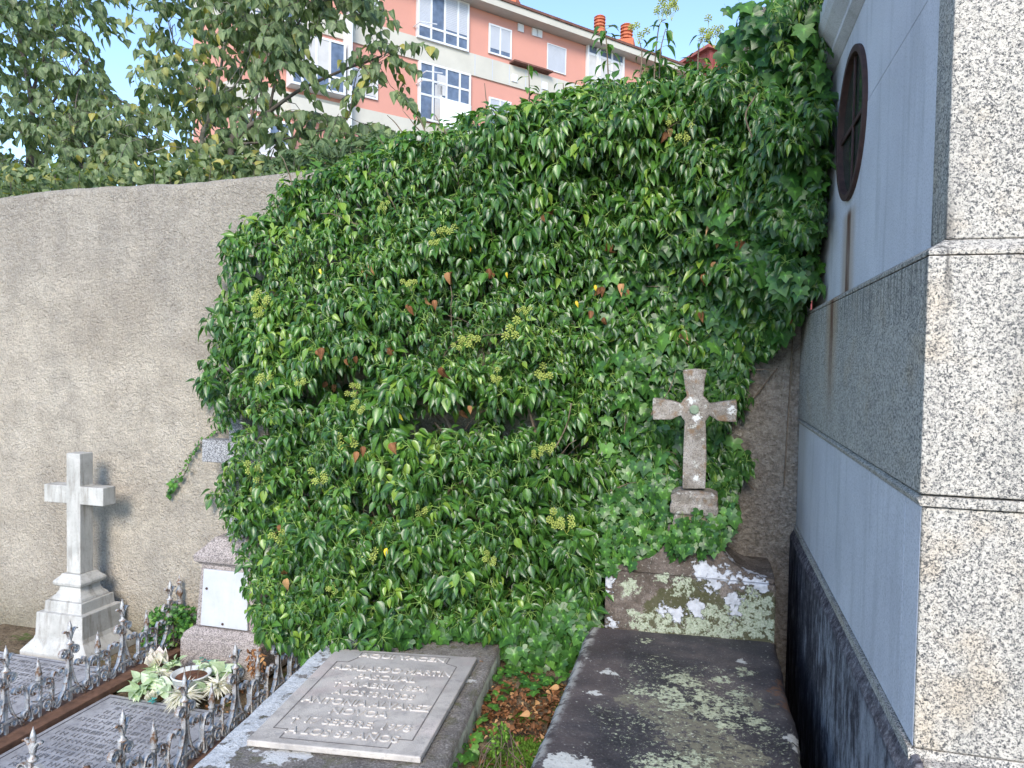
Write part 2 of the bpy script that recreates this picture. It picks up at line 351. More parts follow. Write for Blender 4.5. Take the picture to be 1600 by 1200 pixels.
def m_lichen_head():
    n = NT('lichen_head'); x, y, z = n.sep()
    g = n.noise(7, 6, .65)
    col = n.ramp(g, [(.32, (.045, .035, .025)), (.5, (.12, .095, .08)), (.68, (.24, .20, .175))])
    col = n.mix(n.ramp(n.noise(140, 3, .7), [(.38, .6), (.52, 0.0)]), col, (.04, .035, .03))
    P = lambda px, py, r, v=3.33: (*on_v(px, py, v), r)
    mossy = n.math('MULTIPLY', n.blob([P(1060, 975, .16), P(1150, 980, .16), P(1190, 950, .1), P(1100, 930, .09)], 14, .04), .75)
    col = n.mix(mossy, col, (.055, .06, .02))
    bk = n.ramp(n.noise(48, 6, .75), [(.44, 0.0), (.485, 1.0)])
    grn = n.blob([P(1000, 972, .06), P(1040, 975, .07), P(1090, 980, .08), P(1140, 980, .07), P(1180, 970, .07), P(1195, 945, .05), P(1170, 935, .05), P(1065, 915, .045), P(985, 915, .04), P(1150, 960, .06), P(1010, 990, .05), P(1205, 985, .05), P(1105, 960, .04), P(1040, 905, .03)], 22, .06)
    col = n.mix(n.math('MULTIPLY', grn, bk), col, n.ramp(n.noise(130, 3), [(.35, (.23, .265, .18)), (.65, (.42, .45, .35))]))
    col = n.mix(n.ramp(n.noise(58, 6, .75, co=n.mapping(loc=(2, 3, 1))), [(.57, 0.0), (.62, .6)]), col, (.30, .28, .25))
    wht = n.blob([P(1105, 905, .045, 3.36), P(1130, 903, .04, 3.36), P(1165, 908, .035, 3.36), P(1040, 952, .022), P(1062, 958, .03), P(1085, 945, .036), P(1092, 960, .02), P(1150, 940, .036), P(1148, 957, .026), P(958, 975, .022), P(950, 905, .025), P(952, 925, .02),
                  P(1100, 893, .045, 3.36), P(1115, 905, .05, 3.36), P(1150, 905, .04, 3.36), P(1185, 913, .04, 3.35), P(1130, 885, .05, 3.42), P(1170, 900, .035, 3.38), P(1100, 880, .03, 3.42), P(1143, 868, .015, 3.45)], 32, .045)
    col = n.mix(wht, col, n.ramp(n.noise(50, 5), [(.3, (.36, .37, .40)), (.6, (.54, .55, .59))]))
    return n.fin(col, .9, n.bump(n.math('ADD', n.noise(60, 6, .7), wht), .9, .006), .3)
MAT['lichen_head'] = m_lichen_head()
def m_cross_r():
    n = NT('lichen_cross')
    g = n.noise(14, 6, .7); col = n.ramp(g, [(.32, (.13, .11, .09)), (.5, (.25, .22, .19)), (.68, (.40, .37, .34))])
    col = n.mix(n.ramp(n.noise(150, 3, .75), [(.38, .7), (.5, 0.0)]), col, (.06, .055, .05))
    col = n.mix(n.ramp(n.noise(19, 4, .6, co=n.mapping(loc=(5, 0, 0))), [(.55, 0.0), (.66, .7)]), col, (.20, .12, .06))
    col = n.mix(n.ramp(n.noise(26, 5, .7, co=n.mapping(loc=(0, 7, 0))), [(.58, 0.0), (.64, .8)]), col, (.50, .50, .46))
    P = lambda px, py, r: (*on_v(px, py, 3.45), r)
    col = n.mix(n.blob([P(1088, 652, .022), P(1088, 747, .014), P(1143, 640, .02), P(1080, 628, .018)], 60, .02), col, (.62, .62, .60))
    return n.fin(col, .92, n.bump(n.noise(90, 5, .7), .9, .004), .3)
MAT['lichen_cross'] = m_cross_r()
MAT['boss'] = m_plain('boss_green', (.20, .26, .18), .8, .2, 60)
def m_iron():
    n = NT('painted_iron'); g = n.noise(16, 5, .7)
    m = n.ramp(g, [(.50, 0.0), (.60, 1.0)])
    col = n.mix(m, n.ramp(n.noise(60, 3), [(.3, (.28, .28, .285)), (.7, (.50, .50, .50))]), n.ramp(n.noise(80, 4), [(.3, (.09, .045, .022)), (.7, (.23, .12, .06))]))
    rr = n.ramp(g, [(.5, .45), (.6, .85)]); mt = n.ramp(g, [(.5, .18), (.6, .02)])
    return n.fin(col, rr, n.bump(n.noise(150, 4), .4, .001), .5, mt)
MAT['iron'] = m_iron()
MAT['rust'] = m_plain('rusty_bar', (.14, .075, .05), .9, .4, 20, .6)
MAT['window_iron'] = m_plain('window_iron', (.055, .028, .024), .75, .3, 30, .3)
def m_glass(name, c, rough=.08):
    n = NT(name); return n.fin(n.ramp(n.noise(4, 3), [(.3, tuple(k*.7 for k in c)), (.7, tuple(k*1.3 for k in c))]), rough, None, .6)
MAT['glass_dark'] = m_glass('glass_dark', (.025, .04, .03), .12)
MAT['glass_house'] = m_glass('glass_house', (.10, .13, .19), .06)
MAT['pink'] = m_plain('facade_pink', (.50, .24, .19), .85, .05, .7, .1)
MAT['band'] = m_plain('facade_band', (.45, .43, .38), .85, .07, 1.2, .1)
MAT['pvc'] = m_plain('white_frames', (.58, .59, .61), .5, .03, 3, 0)
MAT['blind'] = m_plain('roller_blind', (.42, .44, .49), .6, .04, 3, 0)
MAT['curtain'] = m_plain('curtain', (.45, .44, .44), .8, .1, 3, 0)
MAT['room'] = m_plain('dim_room', (.03, .025, .025), .9, .3, 2, 0)
MAT['roof_tile'] = m_plain('roof_tile', (.13, .06, .045), .9, .3, 5, .3)
MAT['chimney'] = m_plain('chimney_clay', (.48, .14, .07), .8, .15, 3, .2)
MAT['red_metal'] = m_plain('red_cladding', (.20, .045, .04), .7, .1, 2, .1)
MAT['red_trim'] = m_plain('red_trim', (.34, .10, .085), .7, .1, 2, .1)
MAT['cloth'] = m_plain('towel_white', (.68, .72, .68), .9, .08, 8, .1)
def m_ground():
    n = NT('earth'); g = n.noise(5, 6, .65); f = n.noise(60, 5, .7)
    col = n.ramp(g, [(.3, (.09, .065, .042)), (.5, (.17, .125, .08)), (.7, (.26, .20, .13))])
    col = n.mix(n.ramp(f, [(.38, .7), (.5, 0.0)]), col, (.04, .03, .02)); col = n.mix(n.ramp(f, [(.58, 0.0), (.66, .6)]), col, (.36, .29, .2))
    col = n.mix(n.ramp(n.noise(9, 5, .7), [(.56, 0.0), (.64, .8)]), col, (.07, .12, .02))
    return n.fin(col, .97, n.bump(n.math('ADD', f, n.noise(20, 5)), 1, .015), .2)
MAT['earth'] = m_ground()
MAT['gravel_far'] = m_plain('gravel_ground', (.24, .21, .17), .95, .3, 3, .3)
def m_leaf(name, dark, light, young=None, rough=.34, trans=.25, spec=.5, vein=.18, noise_s=40):
    n = NT(name); at = n.node('ShaderNodeAttribute', attribute_name='rnd').outputs['Fac']; mid = n.node('ShaderNodeAttribute', attribute_name='rib').outputs['Fac']
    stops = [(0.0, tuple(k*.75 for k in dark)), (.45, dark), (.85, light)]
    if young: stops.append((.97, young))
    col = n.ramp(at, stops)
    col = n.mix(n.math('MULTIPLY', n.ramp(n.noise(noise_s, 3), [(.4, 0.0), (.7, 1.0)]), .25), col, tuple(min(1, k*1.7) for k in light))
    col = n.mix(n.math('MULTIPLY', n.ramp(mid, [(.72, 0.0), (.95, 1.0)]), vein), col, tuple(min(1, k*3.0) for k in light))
    n.fin(col, rough, n.bump(n.noise(90, 2), .12, .002), spec)
    tr = n.node('ShaderNodeBsdfTranslucent'); n.set(tr.inputs[0], n.mix(1.0, col, (1.6, 1.8, .7), 'MULTIPLY'))
    mx = n.node('ShaderNodeMixShader'); mx.inputs[0].default_value = trans
    n.t.links.new(n.b.outputs[0], mx.inputs[1]); n.t.links.new(tr.outputs[0], mx.inputs[2]); n.t.links.new(mx.outputs[0], n.out.inputs[0])
    return n.m
MAT['ivy'] = m_leaf('ivy_leaf', (.024, .078, .013), (.084, .190, .026), (.22, .32, .045), rough=.34, spec=.6, trans=.25)
MAT['ivy_young'] = m_leaf('ivy_lobed_leaf', (.027, .090, .018), (.092, .220, .036), (.17, .32, .05), rough=.38, spec=.45, vein=.5)
MAT['petiole'] = m_plain('petiole', (.22, .34, .08), .5, .3, 20, 0)
MAT['dead_leaf'] = m_leaf('dead_leaf', (.13, .055, .022), (.30, .14, .065), (.5, .30, .14), rough=.7, trans=.12, spec=.25, vein=.1)
MAT['yellow_leaf'] = m_leaf('yellow_leaf', (.75, .52, .03), (.85, .62, .05), None, rough=.5, trans=.2)
MAT['tree_leaf'] = m_leaf('tree_leaf', (.065, .105, .042), (.185, .235, .11), (.34, .29, .06), rough=.5, trans=.3, spec=.4, vein=.15)
MAT['shrub_leaf'] = m_leaf('shrub_leaf', (.055, .095, .045), (.12, .17, .075), None, rough=.6, trans=.25, spec=.3)
MAT['umbel'] = m_plain('umbel_buds', (.38, .44, .10), .7, .25, 40, 0)
MAT['umbel_dark'] = m_plain('umbel_berries', (.12, .16, .10), .7, .25, 40, 0)
MAT['bark'] = m_plain('bark', (.10, .085, .07), .9, .35, 20, .6)
MAT['bark_pale'] = m_plain('bark_pale', (.26, .24, .20), .9, .25, 20, .5)
MAT['stem_wood'] = m_plain('ivy_wood', (.16, .12, .085), .9, .35, 20, .5)
MAT['moss'] = m_leaf('moss_blade', (.05, .11, .012), (.12, .22, .03), (.2, .3, .05), rough=.8, trans=.2, spec=.2)
MAT['silk_green'] = m_leaf('silk_green', (.36, .48, .28), (.56, .66, .46), (.68, .76, .60), rough=.7, trans=.2, spec=.3, vein=.1)
MAT['silk_white'] = m_leaf('silk_white', (.55, .52, .44), (.72, .69, .62), (.8, .75, .72), rough=.8, trans=.2, spec=.2, vein=.05)
MAT['silk_pink'] = m_leaf('silk_rose', (.66, .58, .56), (.80, .75, .73), (.74, .60, .60), rough=.8, trans=.2, spec=.2, vein=.05)
MAT['silk_teal'] = m_plain('silk_teal', (.06, .28, .27), .7, .3, 30, 0)
MAT['bowl'] = m_plain('bowl_plastic', (.58, .60, .60), .4, .08, 10, 0)
MAT['soil'] = m_plain('soil_rusty', (.13, .055, .03), .95, .5, 40, .8)
# ------------------------------------------------------------------ light
EL = R_(31); AZ = R_(10); SD = Vector((math.sin(AZ)*math.cos(EL), -math.cos(AZ)*math.cos(EL), math.sin(EL)))
w = bpy.data.worlds.new("World"); sc.world = w; w.use_nodes = True
sky = w.node_tree.nodes.new('ShaderNodeTexSky'); sky.sky_type = 'NISHITA'; sky.sun_disc = False
sky.sun_elevation = EL; sky.sun_rotation = math.atan2(SD.x, SD.y); sky.air_density = .75; sky.dust_density = 0; sky.ozone_density = 1.6
w.node_tree.links.new(sky.outputs[0], w.node_tree.nodes['Background'].inputs[0]); w.node_tree.nodes['Background'].inputs[1].default_value = .15
sl = bpy.data.lights.new("sun", 'SUN'); sl.energy = 1.85; sl.angle = R_(24); sl.color = (1, .91, .78)
so = bpy.data.objects.new("sun", sl); COL.objects.link(so); so.rotation_euler = SD.to_track_quat('Z', 'Y').to_euler()
sc.view_settings.view_transform = 'Standard'; sc.view_settings.look = 'None'; sc.view_settings.exposure = 1.5; sc.view_settings.gamma = 1
sc.cycles.use_denoising = True; sc.cycles.max_bounces = 6; sc.cycles.transparent_max_bounces = 4; sc.cycles.use_adaptive_sampling = True
sc.cycles.adaptive_threshold = .02
# ================================================================== SETTING
WV = 3.915
MB().box((-300, -60, -1.0), (300, 600, -.25)).build('ground', MAT['gravel_far'])['kind'] = 'structure'
# raised earth strip between the two slab tombs
def grid(u0, u1, v0, v1, nu, nv, fz):
    us = np.linspace(u0, u1, nu); vs = np.linspace(v0, v1, nv); V = [(a, b, fz(a, b)) for b in vs for a in us]
    F = [(j*nu+i, j*nu+i+1, (j+1)*nu+i+1, (j+1)*nu+i) for j in range(nv-1) for i in range(nu-1)]
    return np.array(V), np.array(F)
GZ = .30
def gz(a, b): return GZ + .03*mnoise.noise(Vector((a*5, b*5, 0))) + .010*mnoise.noise(Vector((a*26, b*26, 3)))
V, F = grid(-.95, -.44, .9, 3.92, 40, 200, gz)
go = bulk('earth_path', V, F, MAT['earth']); go['kind'] = 'structure'
MB().box((-4.6, 1.6, -.249), (-1.5, 3.91, -.16)).build('plot_ground', MAT['earth'])['kind'] = 'structure'
# cemetery wall with its curved top
prof = [(-420, 420), (-200, 350), (-90, 326), (0, 309), (50, 300), (110, 294), (200, 290), (300, 285), (400, 275), (460, 268), (512, 262), (620, 240), (760, 215), (900, 190), (1040, 165)]
top = [(on_v(a, b, WV).x, on_v(a, b, WV).z) for a, b in prof]
top = [(x, z) for x, z in top]
def wtop(x):
    xs = [t[0] for t in top]; zs = [t[1] for t in top]; return float(np.interp(x, xs, zs))
nx, nz = 360, 150; xs = np.linspace(-7.2, .47, nx); V = []; 
for j in range(nz):
    for x in xs:
        zt = wtop(x); t = j/(nz-1); z = -.3 + t*(zt + .3)
        d = .012*mnoise.noise(Vector((x*1.6, z*1.6, 1))) + .0045*mnoise.noise(Vector((x*9, z*9, 5))) + .0025*mnoise.noise(Vector((x*28, z*28, 9)))
        ed = max(0, 1-(zt-z)/.03); V.append((x, WV + d + .014*ed*ed, z + (.008*mnoise.noise(Vector((x*6, 2, 2)))+.004*mnoise.noise(Vector((x*31, 2, 2))) if j == nz-1 else 0)))
# top surface and back
nb = len(V)
for k, (dv, dz) in enumerate([(.06, .012), (.15, .016), (.26, .0), (.28, -.03), (.28, -2.5)]):
    for i, x in enumerate(xs): V.append((x, WV + dv, wtop(x) + dz + .006*mnoise.noise(Vector((x*9, dv*9, 7)))))
rows = nz + 5
F = [(j*nx+i, j*nx+i+1, (j+1)*nx+i+1, (j+1)*nx+i) for j in range(rows-1) for i in range(nx-1)]
wall = bulk('cemetery_wall', np.array(V), np.array(F), MAT['wall'])
tag(wall, 'long cream stucco cemetery wall with curved weathered top behind the graves', 'wall', kind='thing')
# taller pier at the mausoleum end, wholly under the ivy
pr = MB().box((.10, 3.98, -.3), (.46, 4.3, 3.5)).build('wall_pier', MAT['wall'], None, .01)
tag(pr, 'taller wall pier hidden under climbing ivy beside the mausoleum', 'wall pier')
# ------------------------------------------------------------------ mausoleum
U0, V0 = .43, 1.69
ms = empty('mausoleum', (U0, V0, -.2), 'pale granite mausoleum with round iron window and sunlit rough corner', 'mausoleum')
UX, VY = 3.3, 3.88
MB().prism([(V0-.03, -.3), (V0-.03, .82), (V0, .90), (VY, .90), (VY, -.3)], 'x', .42, UX).build('core', MAT['granite_rough'], ms)
# plinth with chamfered top, in the flank
MB().prism([(.404, -.3), (.404, .845), (.410, .857), (.426, .888), (.44, .892), (.44, -.3)], 'y', V0-.045, VY+.02).build('plinth', MAT['plinth'], ms, .004)
MB().box((.44, V0-.045, -.3), (UX, V0, .885)).build('front_plinth', MAT['granite_rough'], ms, .008)
# lower tier: smooth flank panel and rough corner/front
MB().box((.4298, V0+.006, .902), (.5, V0+.128, 1.408)).build('lower_flank_panel', MAT['granite_smooth'], ms, .002)
MB().box((.4298, V0+.1305, .902), (.6, VY, 1.408)).build('lower_flank_panel', MAT['granite_smooth'], ms, .002)
MB().box((.431, V0-.001, .902), (UX, V0+.126, 1.408)).build('lower_front', MAT['granite_rough'], ms, .004)
# moulding between tiers
MB().prism([(.425, 1.411), (.420, 1.424), (.430, 1.432), (.6, 1.432), (.6, 1.411)], 'y', V0-.008, VY).build('string_course', MAT['granite_rough'], ms, .002)
MB().box((.6, V0-.008, 1.411), (UX, V0+.1, 1.432)).build('front_string_course', MAT['granite_rough'], ms, .002)
MB().box((.424, V0-.006, 1.436), (UX, VY, 1.925)).build('middle_tier', MAT['granite_rough'], ms, .003)
# weathered ledge stepping back
MB().add([(.424, V0-.006, 1.927), (UX, V0-.006, 1.927), (UX, VY, 1.927), (.424, VY, 1.927), (.424, V0-.006, 1.937), (UX, V0-.006, 1.937), (UX, VY, 1.937), (.424, VY, 1.937),
          (.462, V0+.03, 1.962), (UX, V0+.03, 1.962), (UX, VY, 1.962), (.462, VY, 1.962)],
         [(0,3,2,1),(0,1,5,4),(1,2,6,5),(2,3,7,6),(3,0,4,7),(4,5,9,8),(5,6,10,9),(6,7,11,10),(7,4,8,11),(8,9,10,11)]).build('ledge', MAT['granite_rough'], ms, .002)
# upper tier: rough corner strip, smooth stones with open joints around the round window
MB().box((.466, V0+.035, 1.964), (UX, V0+.15, 3.9)).build('corner_pilaster', MAT['granite_rough'], ms, .004)
WC = on_u(1332, 195, .472); WR = .262
jz = [1.964, on_u(1350, 165, .47).z, 2.92, 3.3]
MB().box((.60, V0+.15, 1.96), (UX, VY, 3.3)).build('upper_core', MAT['granite_rough'], ms)
def holed_wall(z0, z1, y0, y1, cx, cz, r, xa, xb):
    """stone course y0..y1, z0..z1 with the part of the circle cut out (column strips)"""
    mb = MB(); n = 150; ys = [y0 + (y1-y0)*i/n for i in range(n+1)]
    ys = sorted(set(ys + [cx - r, cx + r]))
    for a, b in zip(ys[:-1], ys[1:]):
        m = (a+b)/2
        if abs(m - cx) >= r: mb.add([(xa,a,z0),(xa,b,z0),(xa,b,z1),(xa,a,z1)], [(0,1,2,3)]); continue
        ha = math.sqrt(max(0, r*r-(a-cx)**2)); hb = math.sqrt(max(0, r*r-(b-cx)**2))
        la, lb = min(max(cz-ha, z0), z1), min(max(cz-hb, z0), z1); ua, ub = max(min(cz+ha, z1), z0), max(min(cz+hb, z1), z0)
        if la > z0+1e-5 or lb > z0+1e-5: mb.add([(xa,a,z0),(xa,b,z0),(xa,b,lb),(xa,a,la)], [(0,1,2,3)])
        if ua < z1-1e-5 or ub < z1-1e-5: mb.add([(xa,a,ua),(xa,b,ub),(xa,b,z1),(xa,a,z1)], [(0,1,2,3)])
    for z in (z0, z1):
        if abs(z-cz) < r:
            h = math.sqrt(r*r-(z-cz)**2)
            mb.add([(xa,y0,z),(xa,cx-h,z),(xb,cx-h,z),(xb,y0,z)], [(0,1,2,3)]); mb.add([(xa,cx+h,z),(xa,y1,z),(xb,y1,z),(xb,cx+h,z)], [(0,1,2,3)])
        else: mb.add([(xa,y0,z),(xa,y1,z),(xb,y1,z),(xb,y0,z)], [(0,1,2,3)])
    mb.add([(xa,y0,z0),(xa,y0,z1),(xb,y0,z1),(xb,y0,z0)], [(0,1,2,3)]); mb.add([(xa,y1,z0),(xa,y1,z1),(xb,y1,z1),(xb,y1,z0)], [(0,1,2,3)])
    return mb
holed_wall(1.964, jz[1]-.0015, V0+.153, VY, WC.y, WC.z, WR, .472, .6).build('upper_flank_panel', MAT['granite_smooth'], ms)
holed_wall(jz[1]+.0015, 2.93, V0+.153, VY, WC.y, WC.z, WR, .4725, .6).build('upper_flank_panel', MAT['granite_smooth'], ms)
# reveal of the window opening
n = 64; mb = MB(); 
ring = [(math.cos(2*math.pi*i/n), math.sin(2*math.pi*i/n)) for i in range(n)]
v = [(.473, WC.y+WR*c, WC.z+WR*s_) for c, s_ in ring] + [(.58, WC.y+WR*c, WC.z+WR*s_) for c, s_ in ring]
mb.add(v, [(i, (i+1) % n, (i+1) % n+n, i+n) for i in range(n)]).build('reveal', MAT['granite_smooth'], ms, smooth=True)
def torus_rect(mb, x0, x1, ra, rb):
    v = []
    for rr, x in ((ra, x0), (rb, x0), (rb, x1), (ra, x1)): v += [(x, WC.y+rr*c, WC.z+rr*s_) for c, s_ in ring]
    f = []
    for k in range(4):
        for i in range(n): f.append((k*n+i, k*n+(i+1) % n, ((k+1) % 4)*n+(i+1) % n, ((k+1) % 4)*n+i))
    return mb.add(v, f)
rw = MB(); torus_rect(rw, .458, .50, WR+.006, WR-.018)
rwo = rw.build('round_window', MAT['window_iron'], ms, .002)
fb = MB(); fb.box((.4705, WC.y-.006, WC.z-WR+.02), (.479, WC.y+.006, WC.z+WR-.02)); fb.box((.4715, WC.y-WR+.02, WC.z-.008), (.478, WC.y+WR-.02, WC.z+.009)); fb.build('glazing_bar', MAT['window_iron'], rwo, .002)
gl = MB(); gl.add([(.4805, WC.y+(WR-.02)*c, WC.z+(WR-.02)*s_) for c, s_ in ring], [tuple(range(n))]); gl.build('pane', MAT['glass_dark'], rwo)
mb = MB(); mb.add([(.56, WC.y+(WR)*c, WC.z+(WR)*s_) for c, s_ in ring], [tuple(range(n))]); mb.build('window_back', MAT['room'], ms)
# cornice; roof above is unseen, its ridge raised to shade the graves
MB().prism([(.472, 2.932), (.44, 2.96), (.44, 2.975), (.40, 3.02), (.385, 3.05), (.385, 3.10), (.6, 3.10), (.6, 2.932)], 'y', V0+.16, VY+.1).build('cornice', MAT['granite_smooth'], ms, .003)
MB().prism([(.39, 3.103), (1.9, 5.1), (3.4, 3.103)], 'y', V0+.05, VY+.1).build('roof', MAT['granite_rough'], ms)
# ------------------------------------------------------------------ left marble cross
cu = -3.745; cvv = 3.70
cx_ = empty('marble_cross', (cu, cvv, -.12), 'white marble cross on stepped white plinth against the bare wall', 'grave cross')
st = MB().stack(cu, cvv, [(-.16, .25, .20), (-.115, .25, .20), (-.045, .185, .165), (-.02, .175, .16), (.115, .17, .155), (.118, .14, .13), (.182, .135, .125)])
st.build('plinth', MAT['marble_white'], cx_, .004)
st = MB().stack(cu, cvv, [(.1825, .118, .11), (.198, .112, .104), (.212, .095, .09), (.235, .082, .078), (.262, .076, .074), (.264, .088, .086), (.272, .102, .098), (.288, .106, .102), (.300, .100, .096), (.318, .080, .078), (.335, .068, .066)])
st.build('moulded_neck', MAT['marble_white'], cx_, .003)
mb = MB(); H = .0515; za, zb, zt = .765, .875, 1.075
out = [(cu-H, .336), (cu+H, .336), (cu+H, za), (cu+.222, za), (cu+.222, zb), (cu+H, zb), (cu+H, zt), (cu-H, zt), (cu-H, zb), (cu-.222, zb), (cu-.222, za), (cu-H, za)]
mb.prism(out, 'y', cvv-.05, cvv+.05).build('cross', MAT['marble_white'], cx_, .004)
# ------------------------------------------------------------------ pink granite pedestal with white plaque and grey cross
pv = 3.60
def ux(px, py, v): return on_v(px, py, v).x
pc = ux(356, 940, 3.66)
pd = empty('pedestal_grave', (pc, 3.75, -.12), 'pink granite pedestal with blank white plaque, grey cross half swallowed by ivy', 'gravestone')
MB().stack(pc, 3.75, [(-.14, .265, .165), (.055, .262, .165), (.062, .255, .160), (.085, .250, .157), (.112, .215, .14), (.120, .205, .13)]).build('base', MAT['pink_granite'], pd, .005)
MB().stack(pc, 3.75, [(.1203, .200, .11), (.475, .172, .095)]).build('die', MAT['pink_granite'], pd, .003)
MB().stack(pc, 3.75, [(.4755, .18, .10), (.490, .192, .112), (.498, .205, .125), (.530, .208, .128), (.540, .200, .12), (.635, .10, .07)]).build('cap', MAT['pink_granite'], pd, .004)
# plaque, tilted with the die
pl = MB(); zq0, zq1 = .128, .455
def plq(du, z, o): k = (z-.12)/.355; return (pc+du, 3.75-.11+.015*k-o, z)
hw0, hw1 = .156, .146
pl.hexa([plq(-hw0, zq0, .003), plq(hw0, zq0, .003), plq(hw1, zq1, .003), plq(-hw1, zq1, .003)], [plq(-hw0, zq0, .02), plq(hw0, zq0, .02), plq(hw1, zq1, .02), plq(-hw1, zq1, .02)])
plo = pl.build('blank_plaque', MAT['marble_plaque_white'], pd, .006)
for du, z in ((-.118, .345), (.125, .345), (-.005, .152)):
    c = plq(du, z, .0215); s_ = MB().lathe((0, 0, 0), [(.0075, 0), (.0075, .003)], 10).build('screw', MAT['window_iron'], plo)
    s_.matrix_basis = Matrix.Translation(c) @ Matrix.Rotation(R_(90), 4, 'X')
mb = MB(); cc = ux(376, 700, 3.75); g0, g1 = on_v(340, 722, 3.72).z, on_v(340, 687, 3.72).z; al = ux(319, 700, 3.72)
hw = cc - al; out = [(cc-.055, .636), (cc+.055, .636), (cc+.048, g0), (cc+hw, g0), (cc+hw, g1), (cc+.045, g1), (cc+.045, g1+.2), (cc-.045, g1+.2), (cc-.045, g1), (cc-hw, g1), (cc-hw, g0), (cc-.048, g0)]
mb.prism(out, 'y', 3.70, 3.80).build('cross', MAT['grey_granite'], pd, .004)
# ------------------------------------------------------------------ script slabs
def script(name, u0, u1, v0, v1, z, parent, rows, seedk):
    r = random.Random(seedk); mb = MB(); rh = (v1-v0)/rows
    for k in range(rows):
        vb = v1 - (k+1)*rh + rh*.18; hgt = rh*.62; x = u0 + r.uniform(.01, .12); end = u1 - r.uniform(.01, .14)
        while x < end:
            wd = hgt*r.uniform(.35, .75); ty = r.randrange(9); t = .0042
            def bar(a, b, c, d):
                p, q = Vector((a, b, z)), Vector((c, d, z)); dd = (q-p).normalized(); nn = Vector((-dd.y, dd.x, 0))*t/2
                mb.hexa([p-nn, p+nn, q+nn, q-nn], [p-nn+Vector((0, 0, .0035)), p+nn+Vector((0, 0, .0035)), q+nn+Vector((0, 0, .0035)), q-nn+Vector((0, 0, .0035))])
            bar(x, vb, x, vb+hgt)
            if ty in (0, 3): bar(x+.004, vb+hgt-.003, x+wd, vb+hgt-.003)
            if ty in (1, 3): bar(x+.004, vb+hgt*.5, x+wd, vb+hgt*.5)
            if ty in (2, 4): bar(x+wd, vb, x+wd, vb+hgt)
            if ty in (0, 4): bar(x+.004, vb+.003, x+wd, vb+.003)
            x += wd + hgt*.32
            if r.random() < .13: x += hgt*.6
    return mb.build(name, MAT['slab_letter'], parent)
def slab(name, u0, u1, v0, v1, z, label, k):
    t = MB().box((u0, v0, z-.05), (u1, v1, z)).build(name, MAT['slab_blue'], None, .008)
    tag(t, label, 'grave slab'); g = MB()
    for a, b in (((u0+.03, v0+.03), (u1-.03, v0+.036)), ((u0+.03, v1-.036), (u1-.03, v1-.03)), ((u0+.03, v0+.036), (u0+.036, v1-.036)), ((u1-.036, v0+.036), (u1-.03, v1-.036))):
        g.box((*a, z+.0003), (*b, z+.0016))
    g.build('border_line', MAT['slab_groove'], t)
    script('lettering', u0+.06, u1-.05, v0+.06, v1-.06, z+.0002, t, int((v1-v0)/.05), k)
    return t
slab('grave_slab', -3.045, -2.26, 1.75, 3.20, -.12, 'blue grey marble slab of worn raised script inside the iron railing', 3)
slab('grave_slab', -4.25, -3.27, 1.9, 3.47, -.12, 'grey inscribed marble slab in front of the white marble cross', 5)
# ------------------------------------------------------------------ middle tomb
mt = empty('cement_tomb', (-1.2, 2.4, .3), 'low cement tomb with flaking white left edge carrying a marble inscription plate', 'tomb')
FL, FR, BR, BL = (-1.475, 1.35), (-.685, 1.35), (-.885, 3.19), (-1.665, 3.15)
nu, nvv = 60, 130; V = []
for j in range(nvv+1):
    for i in range(nu+1):
        s_, t = i/nu, j/nvv; x = (1-t)*((1-s_)*FL[0]+s_*FR[0]) + t*((1-s_)*BL[0]+s_*BR[0]); y = (1-t)*((1-s_)*FL[1]+s_*FR[1]) + t*((1-s_)*BL[1]+s_*BR[1])
        e = min(s_, 1-s_)*.8; f2 = min(t, 1-t)*1.8; dd = min(e, f2); rnd = -.012*max(0, 1-dd/.014)**2
        wob = .006*mnoise.noise(Vector((x*2, y*8, 4))) if i in (0, nu) else 0
        V.append((x+wob, y, .41 + .004*mnoise.noise(Vector((x*9, y*9, 2))) + .002*mnoise.noise(Vector((x*40, y*40, 2))) + rnd))
W_ = nu+1; F = [(j*W_+i, j*W_+i+1, (j+1)*W_+i+1, (j+1)*W_+i) for j in range(nvv) for i in range(nu)]
rim = [i for i in range(W_)] + [j*W_+nu for j in range(1, nvv+1)] + [nvv*W_+i for i in range(nu-1, -1, -1)] + [j*W_ for j in range(nvv-1, 0, -1)]
nV = len(V); nr = len(rim)
for r_ in rim: a = V[r_]; V.append((a[0]+.004*mnoise.noise(Vector((a[0]*9, a[1]*9, 1))), a[1], .33))
for r_ in rim: a = V[r_]; V.append((a[0]+.012*mnoise.noise(Vector((a[0]*5, a[1]*5, 8))), a[1], -.25))
for k in range(nr):
    k2 = (k+1) % nr; F.append((rim[k], nV+k, nV+k2, rim[k2])); F.append((nV+k, nV+nr+k, nV+nr+k2, nV+k2))
bulk('body', np.array(V), np.array(F), MAT['mid'], mt)
